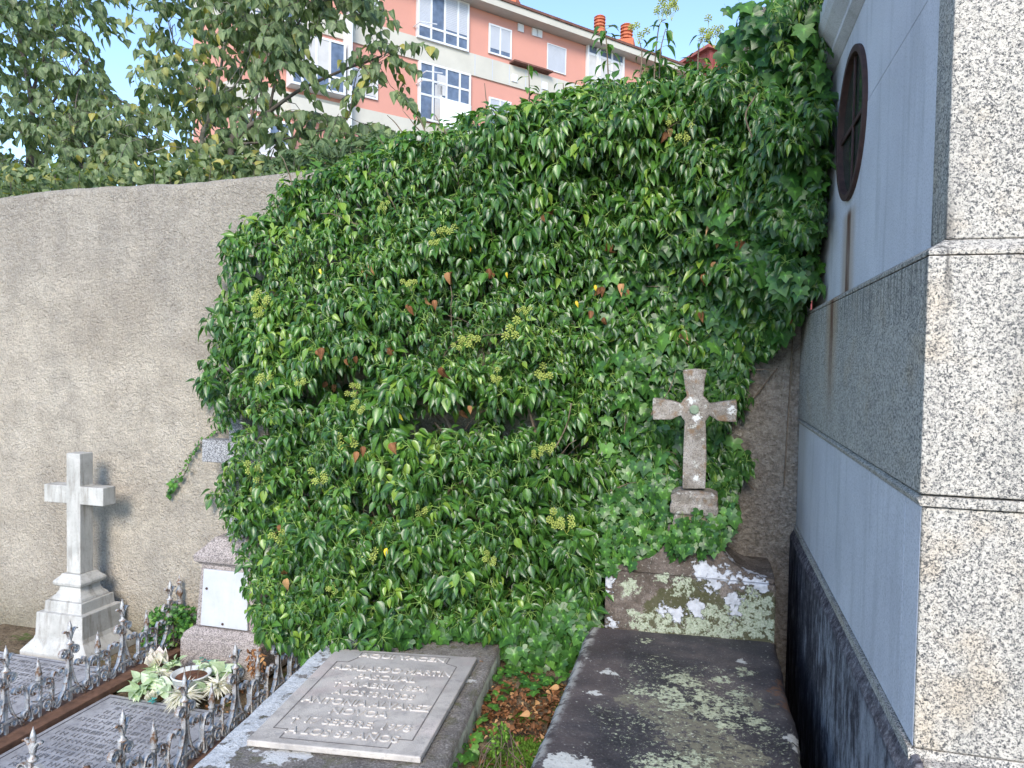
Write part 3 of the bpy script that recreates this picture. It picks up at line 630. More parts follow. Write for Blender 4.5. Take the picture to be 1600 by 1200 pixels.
# marble plate
ZP = .440
Q = [on_z(385, 1156, ZP), on_z(657, 1183, ZP), on_z(746, 1027, ZP), on_z(527, 1013, ZP)]  # front left, front right, back right, back left
def Qm(s_, t, dz=0):
    a = Q[0].lerp(Q[1], s_); b = Q[3].lerp(Q[2], s_); p = a.lerp(b, t); return Vector((p.x, p.y, ZP+dz))
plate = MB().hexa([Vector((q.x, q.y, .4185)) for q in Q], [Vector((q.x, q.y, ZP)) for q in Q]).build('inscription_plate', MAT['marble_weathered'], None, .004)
tag(plate, 'weathered rectangular marble plate with raised names lying on the cement tomb', 'grave plate')
PW = (Q[1]-Q[0]).length; PL = (Q[3]-Q[0]).length
def text_mesh(txt, size):
    cu_ = bpy.data.curves.new('t', 'FONT'); cu_.body = txt; cu_.size = size; cu_.align_x = 'CENTER'; cu_.extrude = .0018; cu_.bevel_depth = size*.02; cu_.bevel_resolution = 0
    cu_.resolution_u = 3
    o = bpy.data.objects.new('t', cu_); COL.objects.link(o); dg = bpy.context.evaluated_depsgraph_get(); me = o.evaluated_get(dg).to_mesh()
    v = [tuple(p.co) for p in me.vertices]; f = [tuple(p.vertices) for p in me.polygons]
    o.evaluated_get(dg).to_mesh_clear(); bpy.data.objects.remove(o); bpy.data.curves.remove(cu_); return v, f
lines = [("AQUI YACEN", .905, .046, .60), ("ADALARDO MARTIN", .735, .058, .80), ("PASCUAL", .645, .056, .40), ("\u2020 24 ABRIL 1954", .555, .052, .60), ("A LOS 73 AÑOS", .465, .052, .52),
         ("ANTONIA ALVAREZ", .365, .060, .80), ("NOVOA", .280, .056, .36), ("\u2020 17 SEPBRE. 1978", .180, .054, .72), ("A LOS 89 AÑOS", .085, .056, .66)]
lt = MB()
for txt, t, size, wd in lines:
    v, f = text_mesh(txt, size); xs_ = [p[0] for p in v]; k = wd*PW/(max(xs_)-min(xs_)); c = (max(xs_)+min(xs_))/2
    lt.add([Qm(.5+(p[0]-c)*k/PW, t + p[1]*1.05/PL, p[2]+.0019) for p in v], f)
lt.build('lettering', MAT['letter'], plate)
gr = MB()
def gline(a, b, wd=.0045):
    p, q = Qm(*a), Qm(*b); d = (q-p).normalized(); nn = Vector((-d.y, d.x, 0))*wd/2; up = Vector((0, 0, .0012)); lo = Vector((0, 0, .0002))
    gr.hexa([p-nn+lo, p+nn+lo, q+nn+lo, q-nn+lo], [p-nn+up, p+nn+up, q+nn+up, q-nn+up])
bp = [(.17, .04), (.17, .115), (.085, .115), (.085, .83), (.16, .83), (.2, .89), (.2, .965), (.82, .965), (.82, .89), (.9, .86), (.905, .115), (.80, .115), (.80, .04), (.17, .04)]
for a, b in zip(bp[:-1], bp[1:]): gline(a, b)
gr.build('border_line', MAT['groove'], plate)
# ------------------------------------------------------------------ right tomb
rt = empty('lichen_tomb', (-.1, 2.4, .3), 'dark ledger tomb blotched with pale green lichen beside the mausoleum', 'tomb')
nu, nvv = 60, 150; V = []; A, B_, C_, D_ = (-.475, 1.2), (.295, 1.2), (.305, 3.36), (-.50, 3.30)
for j in range(nvv+1):
    for i in range(nu+1):
        s_, t = i/nu, j/nvv; x = (1-t)*((1-s_)*A[0]+s_*B_[0]) + t*((1-s_)*D_[0]+s_*C_[0]); y = (1-t)*((1-s_)*A[1]+s_*B_[1]) + t*((1-s_)*D_[1]+s_*C_[1])
        e = min(s_, 1-s_)*.78; f2 = min(t, 1-t)*2.1; dd = min(e, f2); rnd = -.02*max(0, 1-dd/.03)**2
        wob = (.010*mnoise.noise(Vector((x*2, y*4, 4)))+.004*mnoise.noise(Vector((x*2, y*19, 4)))) if i in (0, nu) else 0
        V.append((x+wob, y, .50 + .006*mnoise.noise(Vector((x*6, y*6, 2))) + .0015*mnoise.noise(Vector((x*40, y*40, 2))) + rnd))
W_ = nu+1; F = [(j*W_+i, j*W_+i+1, (j+1)*W_+i+1, (j+1)*W_+i) for j in range(nvv) for i in range(nu)]
rim = [i for i in range(W_)] + [j*W_+nu for j in range(1, nvv+1)] + [nvv*W_+i for i in range(nu-1, -1, -1)] + [j*W_ for j in range(nvv-1, 0, -1)]
nV = len(V); nr = len(rim)
for dz, off in ((.44, .006), (.425, .02), (-.25, .03)):
    base = len(V)
    for r_ in rim:
        a = V[r_]; sx = 1 if a[0] < -.1 else -1; V.append((a[0]+sx*off, a[1], dz))
prev = rim
for lv in range(3):
    cur = [nV+lv*nr+k for k in range(nr)]
    for k in range(nr): k2 = (k+1) % nr; F.append((prev[k], cur[k], cur[k2], prev[k2]))
    prev = cur
bulk('ledger', np.array(V), np.array(F), MAT['lichen_slab'], rt)
hl, hr = on_v(945, 940, 3.33).x, on_v(1212, 940, 3.33).x; hz = on_v(1075, 902, 3.33).z
# headstone: block with concave shoulders, outline in u,z then extruded in v
cm = on_v(1085, 780, 3.50).x
def shoulder(side):
    pts = []; xe = hr if side > 0 else hl
    for k in range(13):
        t = k/12; a = t*math.pi/2; x = cm + side*.115 + (xe - cm - side*.115)*(1-math.sin(a)); z = hz + .02 + .14*(1-math.cos(a)) ; pts.append((x, z))
    return pts
SR = shoulder(1); SL = shoulder(-1)
MB().box((hl, 3.325, .45), (hr, 3.80, hz)).build('headstone_block', MAT['lichen_head'], rt, .008)
out = [(hl+.01, hz+.001), (hr-.01, hz+.001)] + SR + [(cm+.115, hz+.20), (cm-.115, hz+.20)] + SL[::-1]
mb = MB()
# shoulders slope back: front face recedes with height
npt = len(out); v = []
for (x, z) in out: v.append((x, 3.335 + max(0, z-hz)*.55, z))
for (x, z) in out: v.append((x, 3.64, z))
f = [tuple(range(npt)), tuple(range(2*npt-1, npt-1, -1))] + [(i, i+npt, (i+1) % npt+npt, (i+1) % npt) for i in range(npt)]
mb.add(v, f).build('curved_shoulders', MAT['lichen_head'], rt, .006)
zc0, zc1 = on_v(1080, 803, 3.44).z, on_v(1080, 772, 3.44).z
MB().stack(cm, 3.51, [(hz+.19, .095, .075), (zc0-.008, .088, .07), (zc0, .105, .085), (zc0+.035, .108, .09), (zc0+.045, .10, .08), (zc1-.006, .105, .088), (zc1+.012, .07, .06)]).build('neck', MAT['lichen_cross'], rt, .006)
VC = 3.46
def Q2(px, py): p = on_v(px, py, VC); return (p.x, p.z)
ol = [(1066, 764), (1102, 764), (1104, 720), (1103, 668)]
cxp, cyp = 1086, 640
def arc(a0, a1, r=24, k=5): return [(cxp + r*math.cos(R_(a0+(a1-a0)*i/k)), cyp - r*math.sin(R_(a0+(a1-a0)*i/k))) for i in range(k+1)]
ol += arc(-48, -22) + [(1122, 658), (1150, 660), (1152, 642), (1151, 625), (1122, 629)] + arc(22, 58) + [(1100, 610), (1101, 595), (1105, 578), (1086, 576), (1067, 578), (1069, 597), (1071, 610)]
ol += arc(122, 158) + [(1048, 626), (1020, 622), (1019, 640), (1020, 656), (1048, 656)] + arc(202, 228) + [(1069, 668), (1067, 720)]
cpts = [Q2(*p) for p in ol]
MB().prism(cpts, 'y', VC, VC+.085).build('cross', MAT['lichen_cross'], rt, .005)
b = Q2(1085, 640); bo = MB().lathe((0, 0, 0), [(.021, 0), (.021, .006), (.017, .009), (.0, .009)], 20).build('boss', MAT['boss'], rt)
bo.matrix_parent_inverse = Matrix.Translation(rt.location).inverted(); bo.matrix_basis = Matrix.Translation((b[0], VC-.001, b[1])) @ Matrix.Rotation(R_(90), 4, 'X')
b = None
# ================================================================== iron railing
def catmull(pts, k=5):
    P = [Vector(p) for p in pts]; P = [P[0]*2-P[1]] + P + [P[-1]*2-P[-2]]; out = []
    for i in range(1, len(P)-2):
        for j in range(k):
            t = j/k; a, b, c, d = P[i-1:i+3]
            out.append(.5*((2*b) + (c-a)*t + (2*a-5*b+4*c-d)*t*t + (3*b-a-3*c+d)*t*t*t))
    out.append(P[-2]); return out
def spiral(cx, cz, r0, r1, a0, a1, n=16):
    return [(cx + (r0+(r1-r0)*i/n)*math.cos(R_(a0+(a1-a0)*i/n)), cz + (r0+(r1-r0)*i/n)*math.sin(R_(a0+(a1-a0)*i/n))) for i in range(n+1)]
def ribbon(mb, pts, wd=.021, th=.0058, m=1):
    """flat bar bent in the s,z plane; wd across the plane"""
    P = [Vector((m*p[0], p[1])) for p in pts]; n = len(P); v = []; f = []
    for i in range(n):
        t = (P[min(i+1, n-1)]-P[max(0, i-1)]).normalized(); q = Vector((-t.y, t.x))*th/2
        a, b = P[i]+q, P[i]-q
        v += [(a.x, -wd/2, a.y), (a.x, wd/2, a.y), (b.x, wd/2, b.y), (b.x, -wd/2, b.y)]
    for i in range(n-1):
        for k in range(4): c = 4*i+k; d = 4*i+(k+1) % 4; f.append((c, d, d+4, c+4))
    f += [(0, 1, 2, 3), (4*n-1, 4*n-2, 4*n-3, 4*n-4)]
    mb.add(v, f)
def scroll_tall():
    mb = MB()
    for m in (1, -1):
        up = spiral(.036, .258, .006, .027, 20, 20+500)          # ends at angle 160 (left side of curl)
        ribbon(mb, up + catmull([up[-1], (.010, .225), (.013, .16), (.040, .075), (.085, .022)], 6)[1:] + spiral(.098, .047, .028, .007, 240, 240+380), m=m)
        bg = spiral(.052, .178, .005, .024, -60, -60-330+0)      # inner curl of the big arc
        ribbon(mb, bg + catmull([bg[-1], (.092, .195), (.112, .14), (.110, .075), (.092, .018)], 6)[1:], m=m)
        lo = spiral(.040, .036, .006, .026, 30, 30-400)
        ribbon(mb, lo + catmull([lo[-1], (.072, .012), (.088, .006)], 5)[1:], m=m)
        mb.box((m*.112-.006, -.011, .098), (m*.112+.006, .011, .118))
    mb.box((-.007, -.007, -.005), (.007, .007, .30)); mb.box((-.018, -.012, .222), (.018, .012, .238)); mb.box((-.03, -.012, .055), (.03, .012, .065))
    return mb
def scroll_short():
    mb = MB()
    for m in (1, -1):
        sp = spiral(.038, .135, .005, .024, 200, 200+360)
        ribbon(mb, sp[:-3] + catmull([sp[-3], (.030, .176), (.058, .168), (.072, .12), (.068, .06), (.066, .02)], 6)[1:], m=m)
        lo = spiral(.034, .045, .006, .028, 100, 100-420); ribbon(mb, lo + [(.045, .012), (.06, .004)], m=m)
        ribbon(mb, catmull([(.004, .10), (.02, .085), (.045, .092)], 6), .02, m=m)
    mb.box((-.006, -.006, -.005), (.006, .006, .19)); mb.box((-.014, -.01, .168), (.014, .01, .180))
    return mb
def spear_tall():
    mb = MB().lathe((0, 0, 0), [(.010, .292), (.019, .298), (.019, .305), (.009, .312), (.008, .325), (.013, .352), (.014, .358), (.009, .364), (.012, .376), (.010, .392), (.0005, .425)], 8)
    for m in (1, -1): ribbon(mb, catmull([(.004, .325), (.012, .35), (.030, .372), (.042, .368)], 5), .018, .006, m)
    return mb
def spear_short(): return MB().lathe((0, 0, 0), [(.013, .183), (.017, .19), (.011, .197), (.016, .212), (.011, .25), (.0005, .305)], 8)
rl = empty('grave_railing', (-2.65, 3.0, -.12), 'silver painted wrought iron grave railing with scrolls, spearheads and rust', 'grave railing')
RZ = -.105
protos = {}
def rail_unit(kind, u, v, rot, ds=(1, 1, 1)):
    T = Matrix.Translation((u, v, RZ)) @ Matrix.Rotation(rot, 4, 'Z')
    for nm, fn in {'tall': (('scrollwork', scroll_tall), ('spearhead', spear_tall)), 'short': (('scrollwork', scroll_short), ('spearhead', spear_short))}[kind]:
        if (kind, nm) not in protos: o = fn().build(nm, MAT['iron'], rl, .0012 if nm == 'scrollwork' else 0, smooth=(nm == 'spearhead')); protos[(kind, nm)] = o
        else: o = copy_part(protos[(kind, nm)], rl)
        o.matrix_basis = T @ Matrix.Rotation(R_(random.uniform(-2, 2)), 4, 'Y')
P_ = .36
for k in range(-4, 3): rail_unit('tall', -3.15, 3.05+P_*k, R_(90))
for k in range(-4, 2): rail_unit('short', -3.15, 3.05+P_*(k+.5), R_(90))
for k in range(-1, 4):
    rail_unit('tall', -2.165, 2.69+P_*k, R_(92)); rail_unit('short', -2.165, 2.69+P_*(k-.5), R_(92))
for u in (-2.38, -2.74): rail_unit('tall', u, 2.13, 0)
for u in (-2.56, -2.92): rail_unit('short', u, 2.13, 0)
mb = MB(); mb.box((-3.215, 1.5, -.14), (-3.065, 3.86, RZ)).build('base_bar', MAT['rust'], rl, .003)
MB().box((-2.19, 2.1, -.14), (-2.14, 3.86, RZ)).build('base_bar', MAT['rust'], rl, .003)
MB().box((-3.062, 2.11, -.14), (-2.192, 2.15, RZ)).build('base_bar', MAT['rust'], rl, .003)
for u, v, top_ in ((-2.12, 2.12, .33), (-3.15, 3.86, .40), (-2.165, 3.83, .4)):
    prf = [(.012, 0), (.012, .24), (.022, .25), (.022, .262), (.010, .272), (.012, .29), (.021, .315), (.021, .335), (.010, .352), (.009, .37), (.018, .378), (.018, .388), (.008, .395), (.0005, .43)]
    if top_ < .35: prf = prf[:3] + [(.016, .27), (.017, .30), (.013, .318), (.002, .322)]
    MB().lathe((u, v, RZ), prf, 10).build('corner_post', MAT['rust'] if top_ < .35 else MAT['iron'], rl, smooth=True)
# ================================================================== leaves
def tpl_ovate(wid=.36, fold=.35, curl=.35, wav=0.0, rows=6):
    ys = np.array([0, .13, .36, .62, .84, 1.0]); hw = np.array([.03, .75, 1.0, .70, .30, 0.02])*wid
    V = []; rib = []
    for y, h in zip(ys, hw):
        for s in (-1, 0, 1): V.append((s*h, y, abs(s)*h*fold - curl*y*y)); rib.append(1 if s == 0 else 0)
    F = []
    for j in range(5):
        for i in range(2): a = j*3+i; F += [(a, a+1, a+4), (a, a+4, a+3)]
    return np.array(V), np.array(F), np.array(rib, float)
def tpl_lobed(curl=.22):
    o = [(0, .06), (.16, -.10), (.36, -.10), (.52, .04), (.40, .24), (.60, .50), (.34, .54), (.20, .74), (0, 1.02)]
    pts = o + [(-x, y) for x, y in o[-2:0:-1]]; c = (0, .33)
    V = [(c[0], c[1], .05)] + [(x, y, .02 - curl*((x)**2*1.1 + (y-.3)**2*.9)) for x, y in pts]; n = len(pts)
    F = [(0, 1+i, 1+(i+1) % n) for i in range(n)]; rib = [1.0] + [.55 if (i in (0, 8)) else 0 for i in range(n)]
    return np.array(V), np.array(F), np.array(rib)
def norm(a): return a/np.maximum(np.linalg.norm(a, axis=-1, keepdims=True), 1e-9)
def inst(tpl, P, D, N, L, Wd=None, rnd=None):
    V, F, rib = tpl; n = len(P); D = norm(D); N = norm(N - D*np.sum(N*D, axis=1, keepdims=True)); X = np.cross(D, N)
    Wd = L if Wd is None else Wd
    W = P[:, None] + X[:, None]*(V[None, :, 0:1]*Wd[:, None, None]) + D[:, None]*(V[None, :, 1:2]*L[:, None, None]) + N[:, None]*(V[None, :, 2:3]*L[:, None, None])
    FF = (F[None] + (np.arange(n)*len(V))[:, None, None]).reshape(-1, F.shape[1])
    rnd = rng.random(n) if rnd is None else rnd
    return W.reshape(-1, 3), FF, np.repeat(rnd, len(V)), np.tile(rib, n)
class Bag:
    def __init__(s): s.V = []; s.F = []; s.r = []; s.b = []; s.n = 0
    def add(s, W, F, r, b): s.V.append(W); s.F.append(F+s.n); s.r.append(r); s.b.append(b); s.n += len(W)
    def build(s, name, mat, parent=None): return bulk(name, np.concatenate(s.V), np.concatenate(s.F), mat, parent, {'rnd': np.concatenate(s.r), 'rib': np.concatenate(s.b)})
def sticks(A, B, r0, r1=None):
    """three-sided thin sticks from A to B"""
    n = len(A); r1 = r0 if r1 is None else r1; D = norm(B-A); ref = np.where(np.abs(D[:, 2:3]) < .9, np.array([[0, 0, 1.]]), np.array([[1., 0, 0]])); u = norm(np.cross(D, ref)); w_ = np.cross(D, u); V = []
    for base, r in ((A, r0), (B, r1)):
        for k in range(3): a = 2*math.pi*k/3; V.append(base + (u*math.cos(a)+w_*math.sin(a))*(r if np.isscalar(r) else r[:, None]))
    V = np.stack(V, 1).reshape(-1, 3); f = np.array([(0, 1, 4), (0, 4, 3), (1, 2, 5), (1, 5, 4), (2, 0, 3), (2, 3, 5)])
    return V, (f[None] + (np.arange(n)*6)[:, None, None]).reshape(-1, 3), np.zeros(n*6), np.zeros(n*6)
def inpoly(x, y, poly):
    p = np.array(poly, float); n = len(p); ins = np.zeros(len(x), bool); j = n-1
    for i in range(n):
        c = ((p[i, 1] > y) != (p[j, 1] > y)) & (x < (p[j, 0]-p[i, 0])*(y-p[i, 1])/(p[j, 1]-p[i, 1]+1e-12) + p[i, 0]); ins ^= c; j = i
    return ins
Rn = np.array(ROT)
def pts_on_v(px, py, v):
    d = np.stack([(px-800)/FPX, -(py-600)/FPX, -np.ones_like(px)], 1) @ Rn.T; return np.array(EYE)[None] + d*(v/d[:, 1])[:, None]
def idw(px, py, C):
    C = np.array(C, float); d2 = (px[:, None]-C[None, :, 0])**2 + (py[:, None]-C[None, :, 1])**2 + 400; w_ = 1/d2**1.6; return (w_*C[None, :, 2]).sum(1)/w_.sum(1)
def nz3(P, s, o=0): return np.array([mnoise.noise(Vector((p[0]*s+o, p[1]*s, p[2]*s))) for p in P])
def sample_poly(poly, n):
    p = np.array(poly, float); x0, y0 = p.min(0); x1, y1 = p.max(0); X = []; Y = []; c = 0
    while c < n:
        x = rng.uniform(x0, x1, n); y = rng.uniform(y0, y1, n); k = inpoly(x, y, poly); X.append(x[k]); Y.append(y[k]); c += k.sum()
    return np.concatenate(X)[:n], np.concatenate(Y)[:n]
# ================================================================== IVY
IVY = [(512,270),(560,258),(600,236),(660,218),(700,214),(740,200),(800,180),(860,168),(900,166),(950,142),(1000,132),(1050,124),(1100,126),(1150,112),(1188,98),(1203,50),(1216,0),(1218,-90),(1300,-90),(1290,40),(1284,200),(1280,330),(1272,455),
       (1245,475),(1228,510),(1205,545),(1172,560),(1160,590),(1160,620),(1150,645),(1120,670),(1120,700),(1165,715),(1170,740),(1140,755),(1140,815),(1120,850),(1060,868),(1000,880),(945,890),(940,950),(925,990),(900,1025),(875,1050),(830,1055),(800,1000),(740,985),(640,985),(600,1000),
       (540,1012),(490,1025),(445,1008),(418,985),(394,940),(386,880),(366,850),(360,815),(338,785),(334,755),(362,720),(372,700),(350,670),(322,632),(314,592),(335,545),(325,505),(352,455),(350,375),(388,352),(425,318),(445,298)]
TC = [(400,330,.22),(520,280,.25),(650,240,.32),(800,200,.36),(950,160,.38),(1100,140,.42),(1240,60,.66),(1245,200,.72),(1240,330,.66),(1240,440,.52),(1200,500,.18),(1160,540,.10),(1080,480,.14),(1020,520,.18),(950,430,.22),(1040,330,.28),(1150,260,.42),(1180,380,.34),(900,560,.30),(960,700,.24),(980,800,.26),
      (1085,560,.12),(1085,650,.10),(1140,680,.12),(1085,740,.15),(1150,740,.14),(1060,860,.46),(1120,820,.42),(990,870,.42),(1000,780,.30),(930,940,.50),(890,1010,.62),(850,1045,.66),(820,1000,.70),(350,400,.25),(340,500,.30),(325,600,.36),(350,640,.34),(360,760,.36),(390,850,.48),(420,960,.78),(470,1015,1.02),(540,1010,.98),(600,995,.90),(700,975,.78),(760,975,.72),
      (500,400,.38),(650,400,.42),(800,380,.36),(500,560,.56),(650,560,.60),(800,540,.48),(450,700,.56),(600,720,.70),(750,720,.64),(860,720,.44),(480,850,.76),(620,860,.80),(760,860,.72),(870,880,.56)]
HOLES = [(545,590,36,20),(700,655,60,26),(815,650,36,24),(590,800,46,16),(480,620,26,12),(905,690,22,20),(640,545,24,10),(730,810,30,12),(560,500,20,9),(400,660,18,9)]
def thick(px, py):
    T = idw(px, py, TC)
    for x, y, a, b in HOLES: T = T - .46*np.exp(-((px-x)/a)**2 - ((py-y)/b)**2)*(T > .3)
    return T
def ivy_pts(poly, n):
    px, py = sample_poly(poly, n); P0 = pts_on_v(px, py, np.full(n, WV)); T = thick(px, py)
    lum = nz3(P0, 4.2)*.15 + nz3(P0, 9, 5)*.10 + nz3(P0, 17, 8)*.06; k = np.clip((T-.15)/.3, .15, 1)
    return px, py, T + lum*k, P0
ivy = empty('climbing_ivy', (-.6, 3.9, .3), 'huge glossy green ivy smothering the wall between the graves', 'ivy')
OV = [tpl_ovate(.24, .6, .32), tpl_ovate(.20, .8, .55), tpl_ovate(.28, .45, .15)]
LB = [tpl_lobed(.25), tpl_lobed(.10)]
bag = Bag(); pet = Bag()
def rosettes(C, Nn, n_leaf, Lm, bag_, gl=.95, pl_=.035, lighten=0):
    """C centres, Nn outward axes: whorls of drooping leaves"""
    for k in range(n_leaf):
        n = len(C); az = rng.uniform(0, 2*math.pi, n) if k > 5 else (k/6*2*math.pi + rng.normal(0, .35, n))
        e1 = norm(np.cross(Nn, np.array([[0, 0, 1.]]))); e2 = np.cross(Nn, e1)
        r = e1*np.cos(az)[:, None] + e2*np.sin(az)[:, None]; sp = rng.uniform(.45, 1.25, n)[:, None]
        L0_ = Lm; b = C + pl_*(sp*r + rng.uniform(.1, .8, n)[:, None]*Nn) 
        D = .62*r + rng.uniform(.0, .35, n)[:, None]*Nn + np.array([[0, 0, -1.]])*rng.uniform(.35, 1.25, n)[:, None]*gl + rng.normal(0, .16, (n, 3))
        N = Nn*1.0 + .45*r + np.array([[0, 0, .35]]) + rng.normal(0, .22, (n, 3))
        L = Lm*rng.uniform(.7, 1.25, n); t = rng.integers(0, 3, n)
        rr = np.clip(rng.beta(2, 2.4, n) + lighten, 0, 1)
        for q in range(3):
            m = t == q
            if m.any(): bag_.add(*inst(OV[q], b[m], D[m], N[m], L[m], L[m]*rng.uniform(.85, 1.2, m.sum()), rr[m]))
        if k < 7: pet.add(*sticks(C, b, .0015, .0012))
def outward(P, n):
    v = np.array([[0, -1., .42]]) + rng.normal(0, .28, (n, 3)); return norm(v)
# mature ivy, all but the flat lobed patch at the right
LOBED = [(905,400),(1000,330),(1120,300),(1170,350),(1285,330),(1275,465),(1240,480),(1205,550),(1170,560),(1150,640),(1120,670),(1165,715),(1170,745),(1140,760),(1140,815),(1120,850),(1060,868),(945,890),(940,950),(925,990),(895,1040),(830,1060),(798,1000),(740,985),(790,965),(880,950),(935,870),(955,780),(985,680),(960,600),(925,520)]
def keep_mature(px, py): return ~inpoly(px+rng.normal(0, 24, len(px)), py+rng.normal(0, 24, len(px)), LOBED) | (rng.random(len(px)) < .33)
def layer(n, frac0, frac1, nl, Lm, lighten=0):
    px, py, T, P0 = ivy_pts(IVY, n); m = keep_mature(px, py); px, py, T = px[m], py[m], T[m]
    hole = np.zeros(len(px))
    for x, y, a, b in HOLES: hole = np.maximum(hole, np.exp(-((px-x)/a)**2 - ((py-y)/b)**2))
    m = rng.random(len(px)) > hole*1.5; px, py, T = px[m], py[m], T[m]
    f = rng.uniform(frac0, frac1, len(px)); C = pts_on_v(px, py, WV - np.maximum(T*f, .03))
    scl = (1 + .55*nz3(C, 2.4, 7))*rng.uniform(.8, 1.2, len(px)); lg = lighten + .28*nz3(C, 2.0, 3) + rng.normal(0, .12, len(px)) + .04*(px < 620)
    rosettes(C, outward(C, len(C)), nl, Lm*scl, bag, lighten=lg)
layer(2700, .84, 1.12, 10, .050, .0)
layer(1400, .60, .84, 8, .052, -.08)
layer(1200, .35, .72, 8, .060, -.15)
layer(1200, .05, .35, 8, .07, -.25)  # deeper layers take darker leaf colour, painted shade inside the mass
# upright light tips on the crest of the ivy
crest = [(512,262),(600,232),(700,208),(760,188),(860,162),(950,138),(1050,120),(1150,106),(1190,92)]
cx = rng.uniform(440, 1190, 260); cyy = np.interp(cx, [440]+[c[0] for c in crest], [292]+[c[1] for c in crest]) + rng.uniform(-14, 30, 260)
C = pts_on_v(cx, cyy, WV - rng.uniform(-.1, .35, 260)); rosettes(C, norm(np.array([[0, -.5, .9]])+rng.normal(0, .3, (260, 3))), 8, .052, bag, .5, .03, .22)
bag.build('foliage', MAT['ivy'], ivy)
# lobed juvenile leaves lying flat over wall, tomb and ground edge
bag = Bag()
def flat(poly, n, f0, f1, L0, L1, tilt=.35, push=0):
    px, py = sample_poly(poly, n)
    if poly is LOBED: qx, qy = px+rng.normal(0, 26, n), py+rng.normal(0, 26, n); ok = inpoly(qx, qy, IVY) & ~((qx > 1000) & (qy > 560) & ~inpoly(qx, qy, LOBED)); px, py = np.where(ok, qx, px), np.where(ok, qy, py)
    T = thick(px, py); P0 = pts_on_v(px, py, np.full(n, WV)); T = T + nz3(P0, 6, 3)*.06*np.clip((T-.1)/.2, .2, 1)
    P = pts_on_v(px, py, WV - np.maximum(T*rng.uniform(f0, f1, n), .012) - push)
    Nn = np.array([[0, -1., tilt]]) + rng.normal(0, .42, (n, 3)); D = np.array([[0, -.18, -1.]]) + np.stack([rng.normal(0, .45, n), rng.normal(0, .2, n), rng.normal(0, .25, n)], 1)
    L = rng.uniform(L0, L1, n); P = P - norm(D)*L[:, None]*.4; rr = rng.beta(2, 2.6, n); t = rng.random(n) < .5
    for q, m in ((0, t), (1, ~t)): bag.add(*inst(LB[q], P[m], D[m], Nn[m], L[m], L[m]*rng.uniform(.85, 1.15, m.sum()), rr[m]))
    A = P + np.stack([rng.normal(0, .015, n), np.full(n, .03), rng.uniform(.0, .04, n)], 1); pet.add(*sticks(A, P + norm(D)*L[:, None]*.08, .001, .0009))
flat(LOBED, 1500, .76, 1.12, .045, .085, .5); flat(LOBED, 1500, .2, .66, .05, .085); 
flat([(1120,400),(1230,380),(1240,520),(1190,560),(1120,520)], 170, .9, 1.05, .085, .115, .2)
flat([(1130,10),(1290,0),(1285,330),(1200,420),(1130,330)], 420, .7, 1.05, .055, .085, .5)
flat([(940,780),(1060,740),(1062,800),(1120,805),(1150,760),(1150,830),(1110,870),(1030,880),(940,900)], 430, .9, 1.2, .04, .062, .4, .07)
flat([(780,985),(935,930),(930,990),(900,1035),(830,1065),(795,1050)], 420, .85, 1.15, .045, .075, .7)
flat([(745,1050),(800,1010),(830,1060),(800,1110),(770,1150),(735,1200),(715,1200)], 60, .95, 1.0, .03, .045, .9)
flat([(600,975),(770,975),(770,1005),(600,1010)], 110, .98, 1.1, .05, .075, .6)
# ground trailing leaves in the gap (on real ground height)
n = 260; gx = rng.uniform(-.90, -.50, n); gy = rng.uniform(2.05, 3.1, n); m = (gx < -.83 + .12*rng.random(n) + .0*(gy)) | (gy > 2.86); gx, gy = gx[m], gy[m]; n = len(gx)
Pg = np.stack([gx, gy, GZ + .02 + rng.uniform(0, .05, n)], 1); D = rng.normal(0, 1, (n, 3)); D[:, 2] = -.1; L = rng.uniform(.025, .05, n)
bag.add(*inst(LB[0], Pg, D, np.array([[0, -.3, 1.]])+rng.normal(0, .3, (n, 3)), L, L, rng.uniform(.3, .9, n)))
lf = bag.build('lobed_foliage', MAT['ivy_young'], ivy); lf.data.polygons.foreach_set('use_smooth', np.zeros(len(lf.data.polygons), dtype=bool))
pet.build('leaf_stalks', MAT['petiole'], ivy)
# dark bed of stems behind the leaves
mb = MB(); r = random.Random(5)
for k in range(150):
    x = r.uniform(330, 1260); y = r.uniform(250, 980)
    if not inpoly(np.array([x]), np.array([y]), IVY)[0]: continue
    T = float(thick(np.array([x]), np.array([y]))[0]); p = on_v(x, y, WV-T*r.uniform(.2, .8)); pts = [p]; d = Vector((r.uniform(-.6, .6), -.15, r.uniform(.3, 1))).normalized()
    for j in range(7): d = (d + Vector((r.uniform(-.35, .35), r.uniform(-.2, .2), r.uniform(-.35, .2)))).normalized(); q = pts[-1]+d*.05; pts.append(Vector((q.x, min(q.y, WV-.01), q.z)))
    mb.tube(pts, [r.uniform(.003, .007)*(1-j*.1) for j in range(8)], 5)
for base, tp, rad in ((((720, 985), .3), ((700, 640), .35), .016), (((860, 1040), .35), ((690, 660), .3), .013), (((800, 1000), .3), ((830, 620), .28), .012), (((640, 980), .4), ((560, 600), .3), .014)):
    (bx_, by_), t0 = base; (tx, ty), t1 = tp; pts = []
    for j in range(14): t = j/13; p = on_v(bx_+(tx-bx_)*t+12*math.sin(j*1.3), by_+(ty-by_)*t, WV-t0-(t1-t0)*t); pts.append(p)
    MB().tube(pts, [rad*(1-.5*j/13) for j in range(14)], 7).build('woody_stem', MAT['stem_wood'], ivy)
